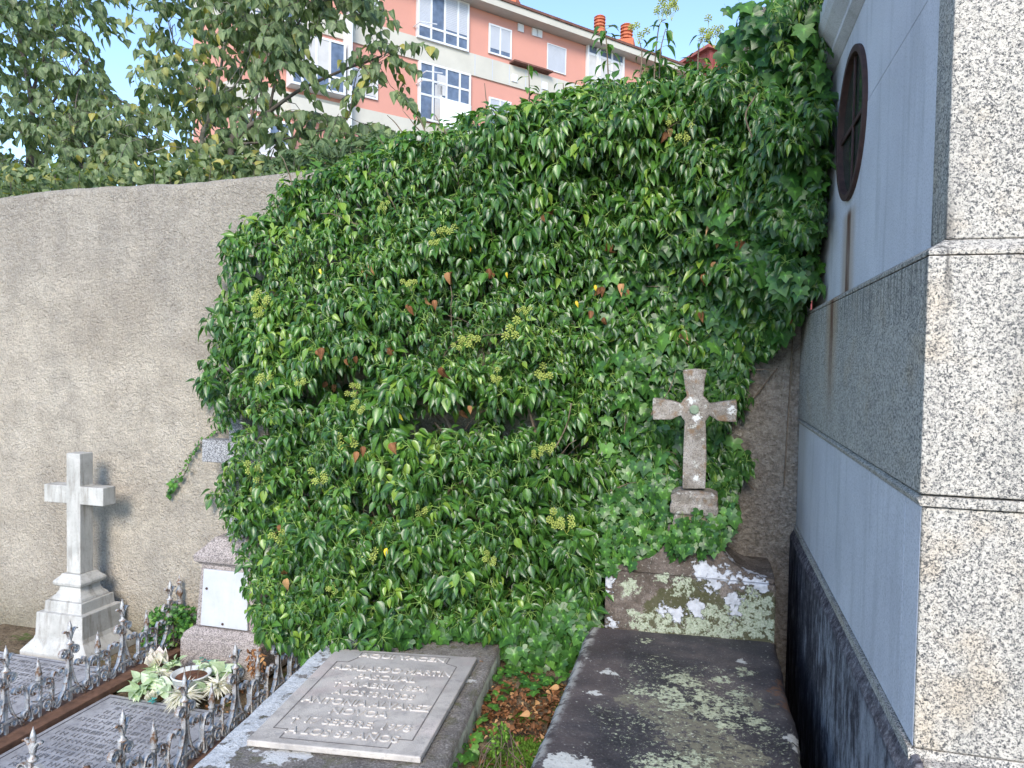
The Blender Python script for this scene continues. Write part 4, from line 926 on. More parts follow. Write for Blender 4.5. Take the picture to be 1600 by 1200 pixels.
# bare woody shoots seen at the front and on the bare strip of wall
for pl2, t in (([(868, 700), (885, 665), (893, 630)], .40), ([(1225, 760), (1232, 640), (1237, 560), (1240, 500)], .03), ([(1130, 690), (1165, 640), (1195, 600), (1215, 575)], .02), ([(1075, 240), (1100, 160), (1190, 115)], .44), ([(1070, 185), (1040, 205), (1050, 230)], .40), ([(1140,725),(1160,745),(1178,765)], .06), ([(1180,150),(1165,180),(1175,215)], .66)):
    MB().tube(catmull([on_v(a, b, WV-t) for a, b in pl2], 6), .0035, 5).build('bare_shoot', MAT['stem_wood'], ivy)
bt = mb.build('stem_tangle', MAT['stem_wood'], ivy); bt['kind'] = 'stuff'
# dead and yellow leaves caught in the ivy
bag = Bag()
dl = [(497,550),(553,550),(613,540),(665,468),(690,260),(640,480),(580,415),(520,600),(1112,355),(1122,368),(1155,372),(945,445),(970,450),(935,490),(1090,488),(1065,515),(1108,425),(1115,402),(950,385),(610,690),(575,815),(452,895),(725,640),(690,575),(1043,205),(700,430),(860,335),(770,420),
      (895,985),(880,960),(925,965),(900,1045),(870,955),(835,990),(640,160),(560,700),(435,820),(1235,1200),(960,860),(1015,850),(1240,495),(1110,780)]
px = np.array([d[0] for d in dl]*2, float)+rng.normal(0, 5, len(dl)*2); py = np.array([d[1] for d in dl]*2, float)+rng.normal(0, 5, len(dl)*2)
k = inpoly(px, py, IVY); px, py = px[k], py[k]; T = thick(px, py); P = pts_on_v(px, py, WV-T*1.06-.02); n = len(P)
bag.add(*inst(tpl_ovate(.3, .9, .5), P, np.array([[0, -.1, -1.]])+rng.normal(0, .35, (n, 3)), np.array([[0, -1., .2]])+rng.normal(0, .5, (n, 3)), rng.uniform(.04, .065, n)))
bag.build('dead_leaves', MAT['dead_leaf'], ivy)
bag = Bag(); px = np.array([622., 605, 792, 735, 900, 500, 930, 765]); py = np.array([645., 856, 425, 385, 470, 420, 445, 960]); T = thick(px, py); P = pts_on_v(px, py, WV-T*1.08-.03); n = len(P)
bag.add(*inst(OV[0], P, np.array([[0.1, -.1, -1.]])+rng.normal(0, .2, (n, 3)), np.array([[0, -1., .3]])+rng.normal(0, .2, (n, 3)), np.array([.045, .05, .03, .03, .035, .03, .035, .03])))
bag.build('yellow_leaves', MAT['yellow_leaf'], ivy)
# flower umbels
def umbel_mesh(seed, dense=True):
    r = random.Random(seed); mb = MB(); heads = r.randint(4, 6)
    ico = [Vector(p).normalized() for p in ((0,0,1),(1,0,0),(0,1,0),(-1,0,0),(0,-1,0),(0,0,-1))]; fi = [(0,1,2),(0,2,3),(0,3,4),(0,4,1),(5,2,1),(5,3,2),(5,4,3),(5,1,4)]
    for h in range(heads):
        a = h/heads*6.28 + r.uniform(-.3, .3); c = Vector((math.cos(a)*.035, math.sin(a)*.025, r.uniform(0, .03)+(.02 if h == 0 else 0)))
        mb.tube([(0, 0, -.05), c*.5+Vector((0, 0, -.02)), c], .0013, 4)
        for q in range(18):
            z = 1-2*(q+.5)/18*.85; th = q*2.4; rr = math.sqrt(max(0, 1-z*z)); d = Vector((rr*math.cos(th), rr*math.sin(th), z)); e = c+d*.015
            mb.tube([c, e], .0006, 3, False); mb.add([e+i*.0042 for i in ico], fi)
    return mb
UM = [umbel_mesh(s) for s in (1, 2, 3)]; uo = []
ul = [(718,540),(735,535),(417,594),(500,748),(543,692),(885,822),(868,812),(858,703),(840,710),(520,922),(765,876),(396,735),(408,745),(410,470),(405,490),(775,592),(640,445),(470,600),(660,800),(440,840),(580,870),(850,585),(552,612),(700,365),(680,380),(600,325),(820,488),(800,520),(560,640),(1045,190),(1070,215),(400,770)]
for i, (x, y) in enumerate(ul):
    T = float(thick(np.array([float(x)]), np.array([float(y)]))[0]); p = on_v(x, y, WV-T*1.05-.045)
    if i < 3: o = UM[i].build('flower_umbel', MAT['umbel'], ivy); uo.append(o)
    else: o = copy_part(uo[i % 3], ivy)
    sc_ = random.uniform(.7, 1.25); o.matrix_basis = Matrix.Translation(p) @ Matrix.Rotation(R_(random.uniform(25, 65)), 4, 'X') @ Matrix.Rotation(random.uniform(0, 6), 4, 'Z') @ Matrix.Scale(sc_, 4)
# tall shoots against the sky
def shoot(pl_px, v, L, n, umb=None, bare=False):
    pts = catmull([on_v(a, b, v) for a, b in pl_px], 6); mbs = MB(); mbs.tube(pts, [.0045*(1-.6*i/len(pts)) for i in range(len(pts))], 5); mbs.build('upright_stem', MAT['stem_wood'], ivy)
    if not bare:
        C = []; 
        for k in range(n): t = .25+.75*k/(n-1); i = int(t*(len(pts)-1)); C.append(pts[i])
        C = np.array([tuple(c) for c in C]); m = len(C); az = np.arange(m)*2.4; r = np.stack([np.cos(az), np.sin(az)*.7, np.zeros(m)], 1)
        b = C + r*.03; D = r*.8 + np.array([[0, 0, -.45]]) + rng.normal(0, .2, (m, 3)); sb.add(*inst(OV[0], b, D, np.array([[0, -.5, 1.]])+r*.3, L*rng.uniform(.7, 1.2, m), None, rng.beta(2, 2, m)))
        sp.add(*sticks(C, b, .0012))
    if umb:
        for (a, b_, s) in umb:
            o = copy_part(uo[random.randrange(3)], ivy); o.matrix_basis = Matrix.Translation(on_v(a, b_, v)) @ Matrix.Rotation(random.uniform(0, 6), 4, 'Z') @ Matrix.Scale(s, 4)
sb = Bag(); sp = Bag()
shoot([(952,165),(950,110),(947,60),(945,40)], 3.75, .06, 22)
shoot([(1030,130),(1032,80),(1040,45)], 3.7, .075, 12, [(1043,10,1.2),(1050,18,.9),(1032,22,1.0),(1045,-2,1.1)])
shoot([(1022,130),(1024,90),(1030,40),(1040,30)], 3.72, .05, 5)
shoot([(1090,110),(1092,75),(1100,55)], 3.7, .05, 5, [(1108,50,1.1),(1116,58,1.0),(1100,62,.8)])
shoot([(828,185),(827,140),(826,100)], 3.75, .06, 7)
shoot([(1000,125),(1003,85),(998,60)], 3.75, .04, 4, [(998,52,1.1)])
shoot([(1155,95),(1160,78)], 3.6, .04, 4, [(1162,72,1.0),(1172,76,.9),(1150,78,.8)])
shoot([(780,200),(762,165),(757,130)], 3.8, .05, 3, None, True); shoot([(878,170),(880,145),(880,130)], 3.8, .05, 5)
shoot([(745,205),(747,185),(745,170)], 3.75, .06, 4); shoot([(880,200),(905,165),(912,150)], 3.7, .05, 6); shoot([(640,225),(620,195),(605,180)], 3.75, .05, 3, None, True); shoot([(668,215),(655,185),(645,180)], 3.75, .045, 4)
shoot([(700,215),(680,180)], 3.7, .04, 3)
sb.build('upright_foliage', MAT['ivy'], ivy); sp.build('shoot_stalks', MAT['petiole'], ivy)
# trailing runner with tiny leaves on the bare wall, left of the mass
rn = catmull([on_v(a, b, WV-.02) for a, b in ((345,668),(318,688),(300,712),(288,742),(272,756),(265,772))], 6); mb = MB().tube(rn, .0022, 5)
rb = catmull([on_v(a, b, WV-.02) for a, b in ((300,712),(308,735),(290,775),(270,785))], 5); 
mb.tube(rb[:1]+rn[-6:], .0018, 5); mb.build('runner', MAT['stem_wood'], ivy)
C = np.array([tuple(p) for p in rn]); n = len(C); b = Bag(); idx = np.repeat(np.arange(n), 2); P = C[idx]+rng.normal(0, .008, (len(idx), 3)); P[:, 1] = WV-.03
b.add(*inst(LB[0], P, rng.normal(0, .6, (len(idx), 3))+np.array([[0, 0, -.6]]), np.array([[0, -1, .3]])+rng.normal(0, .3, (len(idx), 3)), np.where(idx > n*.7, .036, .022)*rng.uniform(.7, 1.2, len(idx)), None, rng.uniform(.3, .9, len(idx))))
b.build('runner_leaves', MAT['ivy_young'], ivy)
# ================================================================== small plants
def small_plant(name, label, cat, region, z0, vr, n, L, mat, tplx, group=None):
    cxm = sum(p[0] for p in region)/len(region); cym = max(p[1] for p in region); base = on_v(cxm, cym, sum(vr)/2); e = empty(name, (base.x, base.y, z0), label, cat, group)
    px, py = sample_poly(region, n); P = pts_on_v(px, py, rng.uniform(vr[0], vr[1], n)); b = Bag()
    D = rng.normal(0, .6, (n, 3)) + np.array([[0, -.2, -.3]]); b.add(*inst(tplx, P, D, np.array([[0, -.8, .8]])+rng.normal(0, .4, (n, 3)), L*rng.uniform(.6, 1.3, n)))
    b.build('foliage', mat, e); k = min(n//8, 60); A = P[:k]; B2 = np.stack([np.full(k, base.x)+rng.normal(0, .08, k), np.full(k, base.y)+rng.normal(0, .04, k), np.full(k, z0)], 1); M_ = (A+B2)/2+rng.normal(0, .03, (k, 3))
    s2 = Bag(); s2.add(*sticks(B2, M_, .002)); s2.add(*sticks(M_, A, .0018, .001)); s2.build('stem', MAT['stem_wood'], e)
    return e
small_plant('ground_ivy', 'small ivy tuft rooted behind the silver railing at the pedestal side', 'ivy', [(235,955),(255,945),(300,948),(312,958),(300,985),(280,1005),(272,1020),(228,1030),(222,1000)], -.15, (3.72, 3.88), 300, .034, MAT['ivy_young'], LB[0])
small_plant('dry_weed', 'dry brown weed between the railing and the pedestal base', 'weed', [(388,1015),(408,1012),(420,1040),(398,1058),(384,1050)], -.15, (3.4, 3.5), 70, .03, MAT['dead_leaf'], OV[0])
small_plant('bright_weed', 'bright lime green weed at the foot of the cement tomb', 'weed', [(765,1140),(790,1128),(795,1150),(785,1175),(765,1180)], .30, (2.25, 2.45), 110, .018, MAT['moss'], OV[2])
# moss, litter
b = Bag()
for x, y, s, cnt in ((845,1190,.10,2600),(825,1165,.05,500),(860,1175,.07,900),(775,1190,.05,400),(885,1110,.05,400),(880,1125,.05,400),(812,1120,.04,200)):
    c = on_z(x, y, GZ); P = np.stack([rng.normal(c.x, s*.45, cnt), rng.normal(c.y, s*.5, cnt), np.full(cnt, 0.)], 1)
    P = P[(P[:, 0] < -.485) & (P[:, 0] > -.80)]
    P[:, 2] = [gz(a, b_) for a, b_ in P[:, :2]]; q = len(P); b.add(*inst(OV[2], P, rng.normal(0, .7, (q, 3))+np.array([[0, 0, 1.]]), rng.normal(0, 1, (q, 3)), rng.uniform(.008, .018, q), None))
mo = b.build('moss', MAT['moss']); mo['kind'] = 'stuff'
b = Bag(); n = 1100; X = rng.uniform(-.86, -.49, n); Y = np.where(rng.random(n) < .65, rng.normal(2.78, .13, n), rng.uniform(1.9, 3.1, n)); P = np.stack([X, Y, [gz(a, c)+random.uniform(.004, .035) for a, c in zip(X, Y)]], 1)
L = np.where(rng.random(n) < .2, rng.uniform(.026, .045, n), rng.uniform(.006, .02, n)); L = np.where((Y < 2.55) & (L > .03), .014, L); D = rng.normal(0, 1, (n, 3)); D[:, 2] *= .25
b.add(*inst(tpl_ovate(.32, .6, .35), P, D, np.array([[0, 0, 1.]])+rng.normal(0, .45, (n, 3)), L))
n = 140; X = rng.uniform(-3.05, -2.2, n); Y = rng.uniform(3.2, 3.6, n); P = np.stack([X, Y, np.full(n, -.145)], 1); b.add(*inst(OV[2], P, rng.normal(0, 1, (n, 3))*np.array([[1, 1, .2]]), np.array([[0, 0, 1.]])+rng.normal(0, .3, (n, 3)), rng.uniform(.015, .04, n)))
# litter lodged along the marble plate and tomb edges
n = 60; t = rng.random(n); P = np.stack([-.935+.03*rng.random(n)+.0*t, 2.15+.9*t, np.full(n, .416)], 1); b.add(*inst(OV[2], P, rng.normal(0, 1, (n, 3))*np.array([[1, 1, .1]]), np.array([[0, 0, 1.]]), rng.uniform(.005, .014, n)))
li = b.build('fallen_leaves', MAT['dead_leaf']); li['kind'] = 'stuff'
# ================================================================== flower bowl
bc = on_z(299, 1053, -.02)
fl = empty('flower_bowl', (bc.x, bc.y, -.12), 'white bowl ringed with faded artificial roses, chrysanthemums and pale leaves', 'flower bowl')
MB().lathe((bc.x, bc.y, -.118), [(.065, 0), (.085, .03), (.098, .095), (.104, .098), (.104, .104), (.094, .104), (.088, .085), (.0, .083)], 32).build('bowl', MAT['bowl'], fl, smooth=True)
MB().lathe((bc.x, bc.y, -.118), [(.0905, .078), (.0905, .084), (.05, .088), (.0, .090)], 24).build('soil', MAT['soil'], fl)
def on_n(px, py, dz): return on_z(px, py, -.12+dz)
PET = tpl_ovate(.085, .2, .45); WIDE = tpl_ovate(.62, -.5, -.35)
def burst(px, py, dz, n, L, mat, name, tplx, up=.3, spread=1.0):
    c = on_n(px, py, dz); P = np.tile(np.array(c), (n, 1)) + rng.normal(0, .006, (n, 3)); d = rng.normal(0, 1, (n, 3))*spread; d[:, 2] = np.abs(d[:, 2])*up; d[:, 1] -= .25; b = Bag(); b.add(*inst(tplx, P, d, np.array([[0, -.3, 1.]])+rng.normal(0, .2, (n, 3)), L*rng.uniform(.7, 1.2, n))); return b.build(name, mat, fl)
burst(287, 1088, .05, 260, .085, MAT['silk_white'], 'chrysanthemum', PET); burst(342, 1072, .06, 230, .08, MAT['silk_white'], 'chrysanthemum', PET); burst(252, 1052, .05, 160, .065, MAT['silk_white'], 'chrysanthemum', PET)
for x, y, dz, k, L in ((214,1080,.03,10,.08),(240,1048,.06,9,.07),(352,1068,.05,9,.08),(362,1045,.06,8,.07),(275,1035,.09,7,.06),(232,1072,.03,10,.09),(222,1060,.04,9,.08),(258,1075,.04,9,.085),(268,1040,.08,9,.06),(348,1050,.08,10,.085),(330,1042,.09,8,.07),(322,1078,.05,6,.07),(246,1062,.06,9,.08),(312,1036,.09,6,.05)):
    burst(x, y, dz, k, L, MAT['silk_green'], 'leaf_spray', tpl_ovate(.33, .3, .35), .45)
def rose(px, py, dz, R, mat, name='rose'):
    c = on_n(px, py, dz); b = Bag()
    for ring_, (cnt, tilt, s) in enumerate(((4, 1.0, .62), (5, .7, .8), (7, .35, 1.0))):
        az = np.arange(cnt)/cnt*6.28+ring_; r = np.stack([np.cos(az), np.sin(az), np.zeros(cnt)], 1); P = np.tile(np.array(c), (cnt, 1))-np.array([[0, 0, R*.6]])+r*R*.12
        D = r*(1-tilt*.6)+np.array([[0, 0, tilt+.35]]); b.add(*inst(WIDE, P, D, -r+np.array([[0, 0, .3]]), np.full(cnt, R*1.45*s)))
    return b.build(name, mat, fl)
rose(245, 1026, .12, .055, MAT['silk_pink']); rose(236, 1086, .04, .028, MAT['silk_white'])
for x, y, dz in ((252, 1034, .09), (240, 1094, .02), (334, 1036, .09), (318, 1030, .1)): burst(x, y, dz, 5, .035, MAT['silk_teal'], 'teal_leaf', OV[2], .8)
st_ = MB()
for a in ((290,1050),(300,1048),(312,1050)): p = on_n(a[0], a[1], .10); st_.tube(catmull([p, p+Vector((.01, -.02, .04)), p+Vector((.03, -.05, .03)), p+Vector((.05, -.08, .0))], 4), .0016, 4)
st_.build('dry_stalk', MAT['stem_wood'], fl)
# ================================================================== trees beyond the wall
TL = [tpl_ovate(.34, .35, .35), tpl_ovate(.30, .7, .55), tpl_ovate(.38, .2, .2)]
def tree(name, label, trunk_px, limbs, crown, v0, vd, ntw, L, mat, bark, holes=(), r0=.03, lighten=0, base_z=-.25, group='trees beyond the wall'):
    b0 = on_v(*trunk_px[0], v0); e = empty(name, (b0.x, b0.y, base_z), label, 'tree', group)
    tp = [Vector((b0.x, b0.y, base_z))] + [on_v(a, b, v0) for a, b in trunk_px]; tp = catmull(tp, 6); m = len(tp)
    MB().tube(tp, [r0*(1-.75*i/m) for i in range(m)], 8).build('trunk', bark, e, smooth=True)
    anchors = list(tp); lm = MB()
    for lb in limbs:
        q = catmull([on_v(a, b, v0+c) for a, b, c in lb], 6); lm.tube(q, [r0*.42*(1-.7*i/len(q)) for i in range(len(q))], 6); anchors += q
    px, py = sample_poly(crown, ntw)
    for hx, hy, ha, hb in list(holes)+[(208,40,26,36),(203,108,20,26),(100,58,9,9)]: k = ((px-hx)/ha)**2+((py-hy)/hb)**2 > 1; px, py = px[k], py[k]
    v = v0 + rng.uniform(-vd, vd, len(px)); S = pts_on_v(px, py, v); A = np.array([tuple(a) for a in anchors]); b = Bag(); sk = Bag(); n = len(S)
    # thin branch from nearest limb point to the twig
    d = np.linalg.norm(S[:, None]-A[None], axis=2)*(1+rng.random((n, len(A)))*.4); near = A[d.argmin(1)]; M_ = (near+S)/2+np.array([[0, 0, .08]])+rng.normal(0, .05, (n, 3)); k = rng.random(n) < .35
    sk.add(*sticks(near[k], M_[k], .0045, .0035)); sk.add(*sticks(M_[k], S[k], .0035, .0026))
    dr = rng.normal(0, 1, (n, 3)); dr[:, 2] = dr[:, 2]*.4-.1; dr = norm(dr); cur = S.copy()
    for j in range(6):
        nx_ = cur + dr*.055; sk.add(*sticks(cur, nx_, .0026, .0022)); dr = norm(dr+np.array([[0, 0, -.14]])+rng.normal(0, .15, (n, 3))); cur = nx_
        for sgn in (1, -1):
            side = norm(np.cross(dr, np.array([[0, 0, 1.]])))*sgn; D = side*.55+dr*.35+np.array([[0, 0, -.75]])+rng.normal(0, .25, (n, 3)); P = cur+side*.015
            N = np.array([[.1, -.7, .7]])+rng.normal(0, .45, (n, 3)); t = rng.integers(0, 3, n); LL = L*rng.uniform(.65, 1.2, n); rr = np.clip(rng.beta(2, 2.2, n)+lighten, 0, 1); keep = rng.random(n) < .85
            for q in range(3):
                mm = (t == q) & keep
                if mm.any(): b.add(*inst(TL[q], P[mm], D[mm], N[mm], LL[mm], None, rr[mm]))
    b.build('crown', mat, e); sk.build('twigs', bark, e)
    if limbs: lm.build('limb', bark, e, smooth=True)
    return e
tree('broadleaf_tree', 'dark trunked drooping leaved tree over the far left wall top', [(46,300),(50,220),(48,150),(30,60),(15,-40)], [[(50,200,0),(90,150,.1),(140,90,.2)],[(50,230,0),(20,190,-.1),(-30,140,0)],[(48,150,0),(80,60,.2),(100,-20,.3)],[(50,240,0),(120,230,.2)]],
     [(-70,-70),(150,-70),(162,30),(150,62),(178,150),(150,200),(150,282),(-70,296)], 6.2, .7, 350, .10, MAT['tree_leaf'], MAT['bark'], [(30,235,30,22),(95,45,14,16),(60,128,13,9),(140,205,18,20),(75,165,10,8)], .045, -.05)
tree('sapling', 'slim dark stemmed sapling in the gap of sky behind the wall', [(128,300),(128,240),(118,170),(130,110)], [[(128,220,0),(160,190,.1),(190,160,.1)]],
     [(90,300),(90,180),(150,140),(235,160),(240,290)], 5.6, .3, 120, .085, MAT['tree_leaf'], MAT['bark'], [(225,255,18,22),(150,180,18,20),(200,180,14,14)], .014, .05)
tree('broadleaf_tree', 'pale stemmed tree rising in front of the pink building corner', [(313,282),(325,190),(335,150),(348,90),(356,10),(358,-40)], [[(328,175,0),(300,130,.1),(270,60,.2),(250,-20,.2)],[(335,150,0),(370,130,-.1),(400,60,-.1)],[(318,240,0),(270,220,.1),(225,190,.1)]],
     [(200,-70),(300,-70),(395,-60),(410,60),(395,160),(395,262),(300,278),(200,282),(160,235),(190,150),(196,125),(236,80),(238,10)], 5.5, .5, 225, .092, MAT['tree_leaf'], MAT['bark_pale'], [(222,262,14,16),(262,185,24,26),(292,232,16,10),(205,95,34,40),(225,30,22,30),(310,30,22,24),(160,235,14,14)], .022, .10)
tree('broadleaf_tree', 'tree with a long dark limb reaching out across the pink facade', [(360,275),(368,225),(380,205),(420,175),(470,140),(540,108),(596,88)], [[(390,195,0),(410,120,.1),(440,40,.1),(470,-40,.1)],[(420,175,0),(440,90,0),(480,20,0),(560,-20,0)],[(368,225,0),(430,220,0),(520,200,0)]],
     [(380,-70),(530,-70),(575,-40),(568,22),(520,46),(470,60),(455,120),(440,175),(560,178),(590,205),(575,232),(500,222),(480,262),(375,272),(385,150),(372,60)], 5.3, .4, 185, .092, MAT['tree_leaf'], MAT['bark'], [(505,110,30,22),(430,140,24,34),(415,228,34,22),(500,60,20,10)], .028, .0)
tree('broadleaf_tree', 'end spray of yellowing leaves hanging before the pink facade', [(520,262),(545,180),(560,110),(590,92)], [[(560,120,0),(600,85,0),(632,70,0)]],
     [(540,88),(590,70),(628,74),(634,110),(622,145),(600,146),(575,130),(545,120)], 5.2, .15, 17, .085, MAT['tree_leaf'], MAT['bark'], [], .007, .12)
# low shrubs just behind the wall top
SL_ = tpl_ovate(.20, .4, .3)
def shrub(label, poly, v0, vd, n, L, mat, tp, dy=.0):
    px, py = sample_poly(poly, n); P = pts_on_v(px, py, v0+rng.uniform(-vd, vd, n)); c = P.mean(0); e = empty('shrub', (c[0], c[1], -.25), label, 'shrub', 'shrubs behind the wall')
    D = rng.normal(0, .6, (n, 3))+np.array([[0, 0, dy]]); b = Bag(); b.add(*inst(tp, P, D, np.array([[0, -.7, .7]])+rng.normal(0, .45, (n, 3)), L*rng.uniform(.6, 1.2, n))); b.build('foliage', mat, e)
    k = 40; idx = rng.integers(0, n, k); B2 = np.stack([np.full(k, c[0])+rng.normal(0, .3, k), np.full(k, c[1]), np.full(k, -.25)], 1); s = Bag(); s.add(*sticks(B2, P[idx], .008, .003)); s.build('stem', MAT['bark'], e)
shrub('fine grey green shrub where the bare wall meets the ivy', [(400,285),(420,250),(470,232),(530,222),(590,205),(610,215),(600,250),(500,275)], 4.75, .25, 1500, .075, MAT['shrub_leaf'], SL_, -.2)
shrub('leafy low shrub peeping over the left end of the wall', [(-60,330),(-60,275),(30,262),(110,262),(190,268),(200,300),(60,315)], 4.9, .3, 620, .08, MAT['tree_leaf'], TL[0], -.3)
shrub('leafy low shrub peeping over the wall below the pale stem', [(200,300),(200,262),(290,250),(400,240),(405,285)], 4.8, .25, 520, .08, MAT['tree_leaf'], TL[0], -.3)
# ================================================================== pink apartment building
FD = Vector((.639, .769, 0)); FN = Vector((.769, -.639, 0)); FP = on_v(690, 100, 24.5); FP.z = 0
def fac(px, py, out=0):
    d = ray(px, py); P0 = FP + FN*out; t = (P0-EYE).dot(FN)/d.dot(FN); p = EYE+d*t; return (p-P0).dot(FD), p.z
def FPt(s, z, out): return FP + FD*s + FN*out + Vector((0, 0, z))
sC = fac(364, 100)[0]; sR = fac(1072, 104)[0]; zE = fac(820, 25)[1]-.33; zG = -.3
bd = empty('apartment_building', tuple(FPt((sC+sR)/2, zG, -5)), 'salmon pink apartment block with pale bands and glazed galleries', 'building')
def fbox(mb, s0, s1, z0, z1, o0, o1):
    return mb.hexa([FPt(s0, z0, o1), FPt(s1, z0, o1), FPt(s1, z0, o0), FPt(s0, z0, o0)], [FPt(s0, z1, o1), FPt(s1, z1, o1), FPt(s1, z1, o0), FPt(s0, z1, o0)])
LD = Vector((-.934, .358, 0)); LN = Vector((-.358, -.934, 0)); CO = FPt(sC, 0, 0); Lw = 2.1
def LPt(s, z, out): return CO + LD*s + LN*out + Vector((0, 0, z))
foot = [FPt(sR, 0, 0), CO, LPt(Lw, 0, 0), LPt(Lw, 0, 0)+Vector((.3, 12, 0)), FPt(sR, 0, -12)]
mb = MB(); n = len(foot); mb.add([Vector((p.x, p.y, zG)) for p in foot]+[Vector((p.x, p.y, zE)) for p in foot], [tuple(range(n)), tuple(range(2*n-1, n-1, -1))]+[(i, i+n, (i+1) % n+n, (i+1) % n) for i in range(n)]).build('wall', MAT['pink'], bd)
# roof with white eaves board and dark tile edge
mb = MB(); zz = zE+.02; eo = .55
A = [FPt(sR+.5, zz, eo), FPt(sC, zz, eo)+LN*eo*.4, LPt(Lw+.4, zz, eo), LPt(Lw+.4, zz, 0)+Vector((.3, 12.5, 0)), FPt(sR+.5, zz, -12.5)]
def slab5(mb, pts, h): n = len(pts); return mb.add(list(pts)+[p+Vector((0, 0, h)) for p in pts], [tuple(range(n)), tuple(range(2*n-1, n-1, -1))]+[(i, i+n, (i+1) % n+n, (i+1) % n) for i in range(n)])
rf = slab5(MB(), [p-Vector((0, 0, .01)) for p in A], .24).build('eaves_board', MAT['band'], bd)
cR = sum((Vector(p) for p in A), Vector())/5
B5 = [p+(p-cR).normalized()*.12+Vector((0, 0, .235)) for p in A]; 
mb = MB(); slab5(mb, B5, .09)
top5 = [p.lerp(cR, .45)+Vector((0, 0, .7)) for p in B5]; b13 = [p+Vector((0, 0, .091)) for p in B5]; mb.add(b13+top5, [tuple(range(9, 4, -1))]+[(i, (i+1) % 5, (i+1) % 5+5, i+5) for i in range(5)])
roof = mb.build('roof', MAT['roof_tile'], bd)
# bands between the storeys
zb1, zt1 = fac(592, 78)[1], fac(592, 41)[1]; zb2, zt2 = fac(592, 211)[1], fac(592, 176)[1]; sto = zt1-zt2
for k in range(0, 4):
    a, b_ = zb1-k*sto, zt1-k*sto; m2 = MB(); fbox(m2, sC-.04, sR, a, b_, .0, .06)
    m2.hexa([LPt(-.05, a, .06), LPt(Lw, a, .06), LPt(Lw, a, .0), LPt(-.05, a, .0)], [LPt(-.05, b_, .06), LPt(Lw, b_, .06), LPt(Lw, b_, .0), LPt(-.05, b_, .0)]); m2.build('storey_band', MAT['band'], bd)
def window(px0, yt, yb, px1, cols, rows, pane='glass_house', proud=.05, frame=.06, blind=None):
    s0, zt = fac(px0, yt, proud); s0b, zb = fac(px0, yb, proud); s1 = fac(px1, (yt+yb)/2+12, proud)[0]; mb = MB(); w_ = frame
    fbox(mb, s0, s1, zb, zb+w_, .01, proud+.03); fbox(mb, s0, s1, zt-w_, zt, .01, proud+.03); fbox(mb, s0, s0+w_, zb+w_+.001, zt-w_-.001, .01, proud+.03); fbox(mb, s1-w_, s1, zb+w_+.001, zt-w_-.001, .01, proud+.03)
    cl = cols if hasattr(cols, '__len__') else [i/cols for i in range(1, cols)]
    rl_ = rows if hasattr(rows, '__len__') else [i/rows for i in range(1, rows)]
    for t in cl: x = s0+(s1-s0)*t; fbox(mb, x-w_/2, x+w_/2, zb+w_+.001, zt-w_-.001, .012, proud+.025)
    for t in rl_: z = zb+(zt-zb)*t; fbox(mb, s0+w_+.001, s1-w_-.001, z-w_/2, z+w_/2, .012, proud+.022)
    f = mb.build('window', MAT['pvc'], bd); g = MB(); fbox(g, s0+.02, s1-.02, zb+.02, zt-.02, .004, proud); g.build('pane', MAT[pane], f)
    for (a, b2, c, d2, mt_) in (blind or []):
        q = MB(); k = 26 if mt_ == 'blind' else 1
        for i in range(k): z0_ = zb+(zt-zb)*(c+(d2-c)*i/k); z1_ = zb+(zt-zb)*(c+(d2-c)*(i+(.86 if k > 1 else 1))/k); fbox(q, s0+(s1-s0)*a, s0+(s1-s0)*b2, z0_, z1_, proud+.002, proud+.012)
        q.build('roller_blind' if mt_ == 'blind' else 'curtain', MAT[mt_], f)
    return s0, s1, zb, zt
g1 = window(653, -46, 58, 733, [.26, .52, .78], [.20, .76], 'glass_house', .12, .07, [(.03, .25, .21, .75, 'blind'), (.54, .97, .25, .97, 'blind')])
g2 = window(655, 94, 186, 735, [.26, .52, .78], [.44, .70], 'glass_house', .12, .07, [(.30, .44, .05, .66, 'curtain'), (.34, .5, .5, .85, 'curtain')])
window(764, 36, 83, 799, 2, [], 'glass_house', .04, .06, [(.06, .47, .2, .95, 'blind'), (.53, .94, .2, .95, 'blind')])
window(855, 67, 109, 884, [], [], 'glass_house', .02, .03, [(.03, .97, .03, .97, 'blind')])
window(764, 151, 200, 798, 2, [], 'glass_house', .04, .06, [(.06, .47, .3, .95, 'blind'), (.53, .94, .3, .95, 'blind')])
window(918, 60, 140, 975, [.33, .66], [.72], 'glass_house', .10, .09, [(.02, .98, .04, .70, 'curtain')])
window(918, 190, 270, 975, [.33, .66], [.72], 'glass_house', .10, .09)
window(547, -50, 18, 592, 2, [], 'glass_house', .04, .07, [(.06, .47, .1, .95, 'blind'), (.53, .94, .1, .95, 'blind')])
window(548, 104, 147, 590, 2, [], 'glass_house', .04, .06, [(.06, .47, .3, .95, 'blind'), (.53, .94, .1, .6, 'curtain')])
window(455, 45, 130, 540, [.2, .45, .7], [.3], 'glass_house', .45, .07, [(.22, .68, .32, .97, 'curtain')])
window(384, 178, 238, 455, [.25, .5, .75], [.35], 'glass_house', .45, .08, [(.02, .98, .02, .33, 'curtain')])
window(372, -60, 16, 462, [.25, .5, .75], [.35], 'glass_house', .45, .08, [(.25, .5, .1, .9, 'curtain')])
# base boxes under the projecting galleries
for (px0, px1, y) in ((455, 540, 88), (384, 455, 208), (372, 462, -20)):
    s0 = fac(px0, y, .45)[0]; s1 = fac(px1, y+12, .45)[0]; zc = fac(px0, y, .45)[1]; m2 = MB()
    fbox(m2, s0+.01, s1-.01, zc-1.6, zc-1.15, .0, .42); m2.build('gallery_base', MAT['band'], bd)
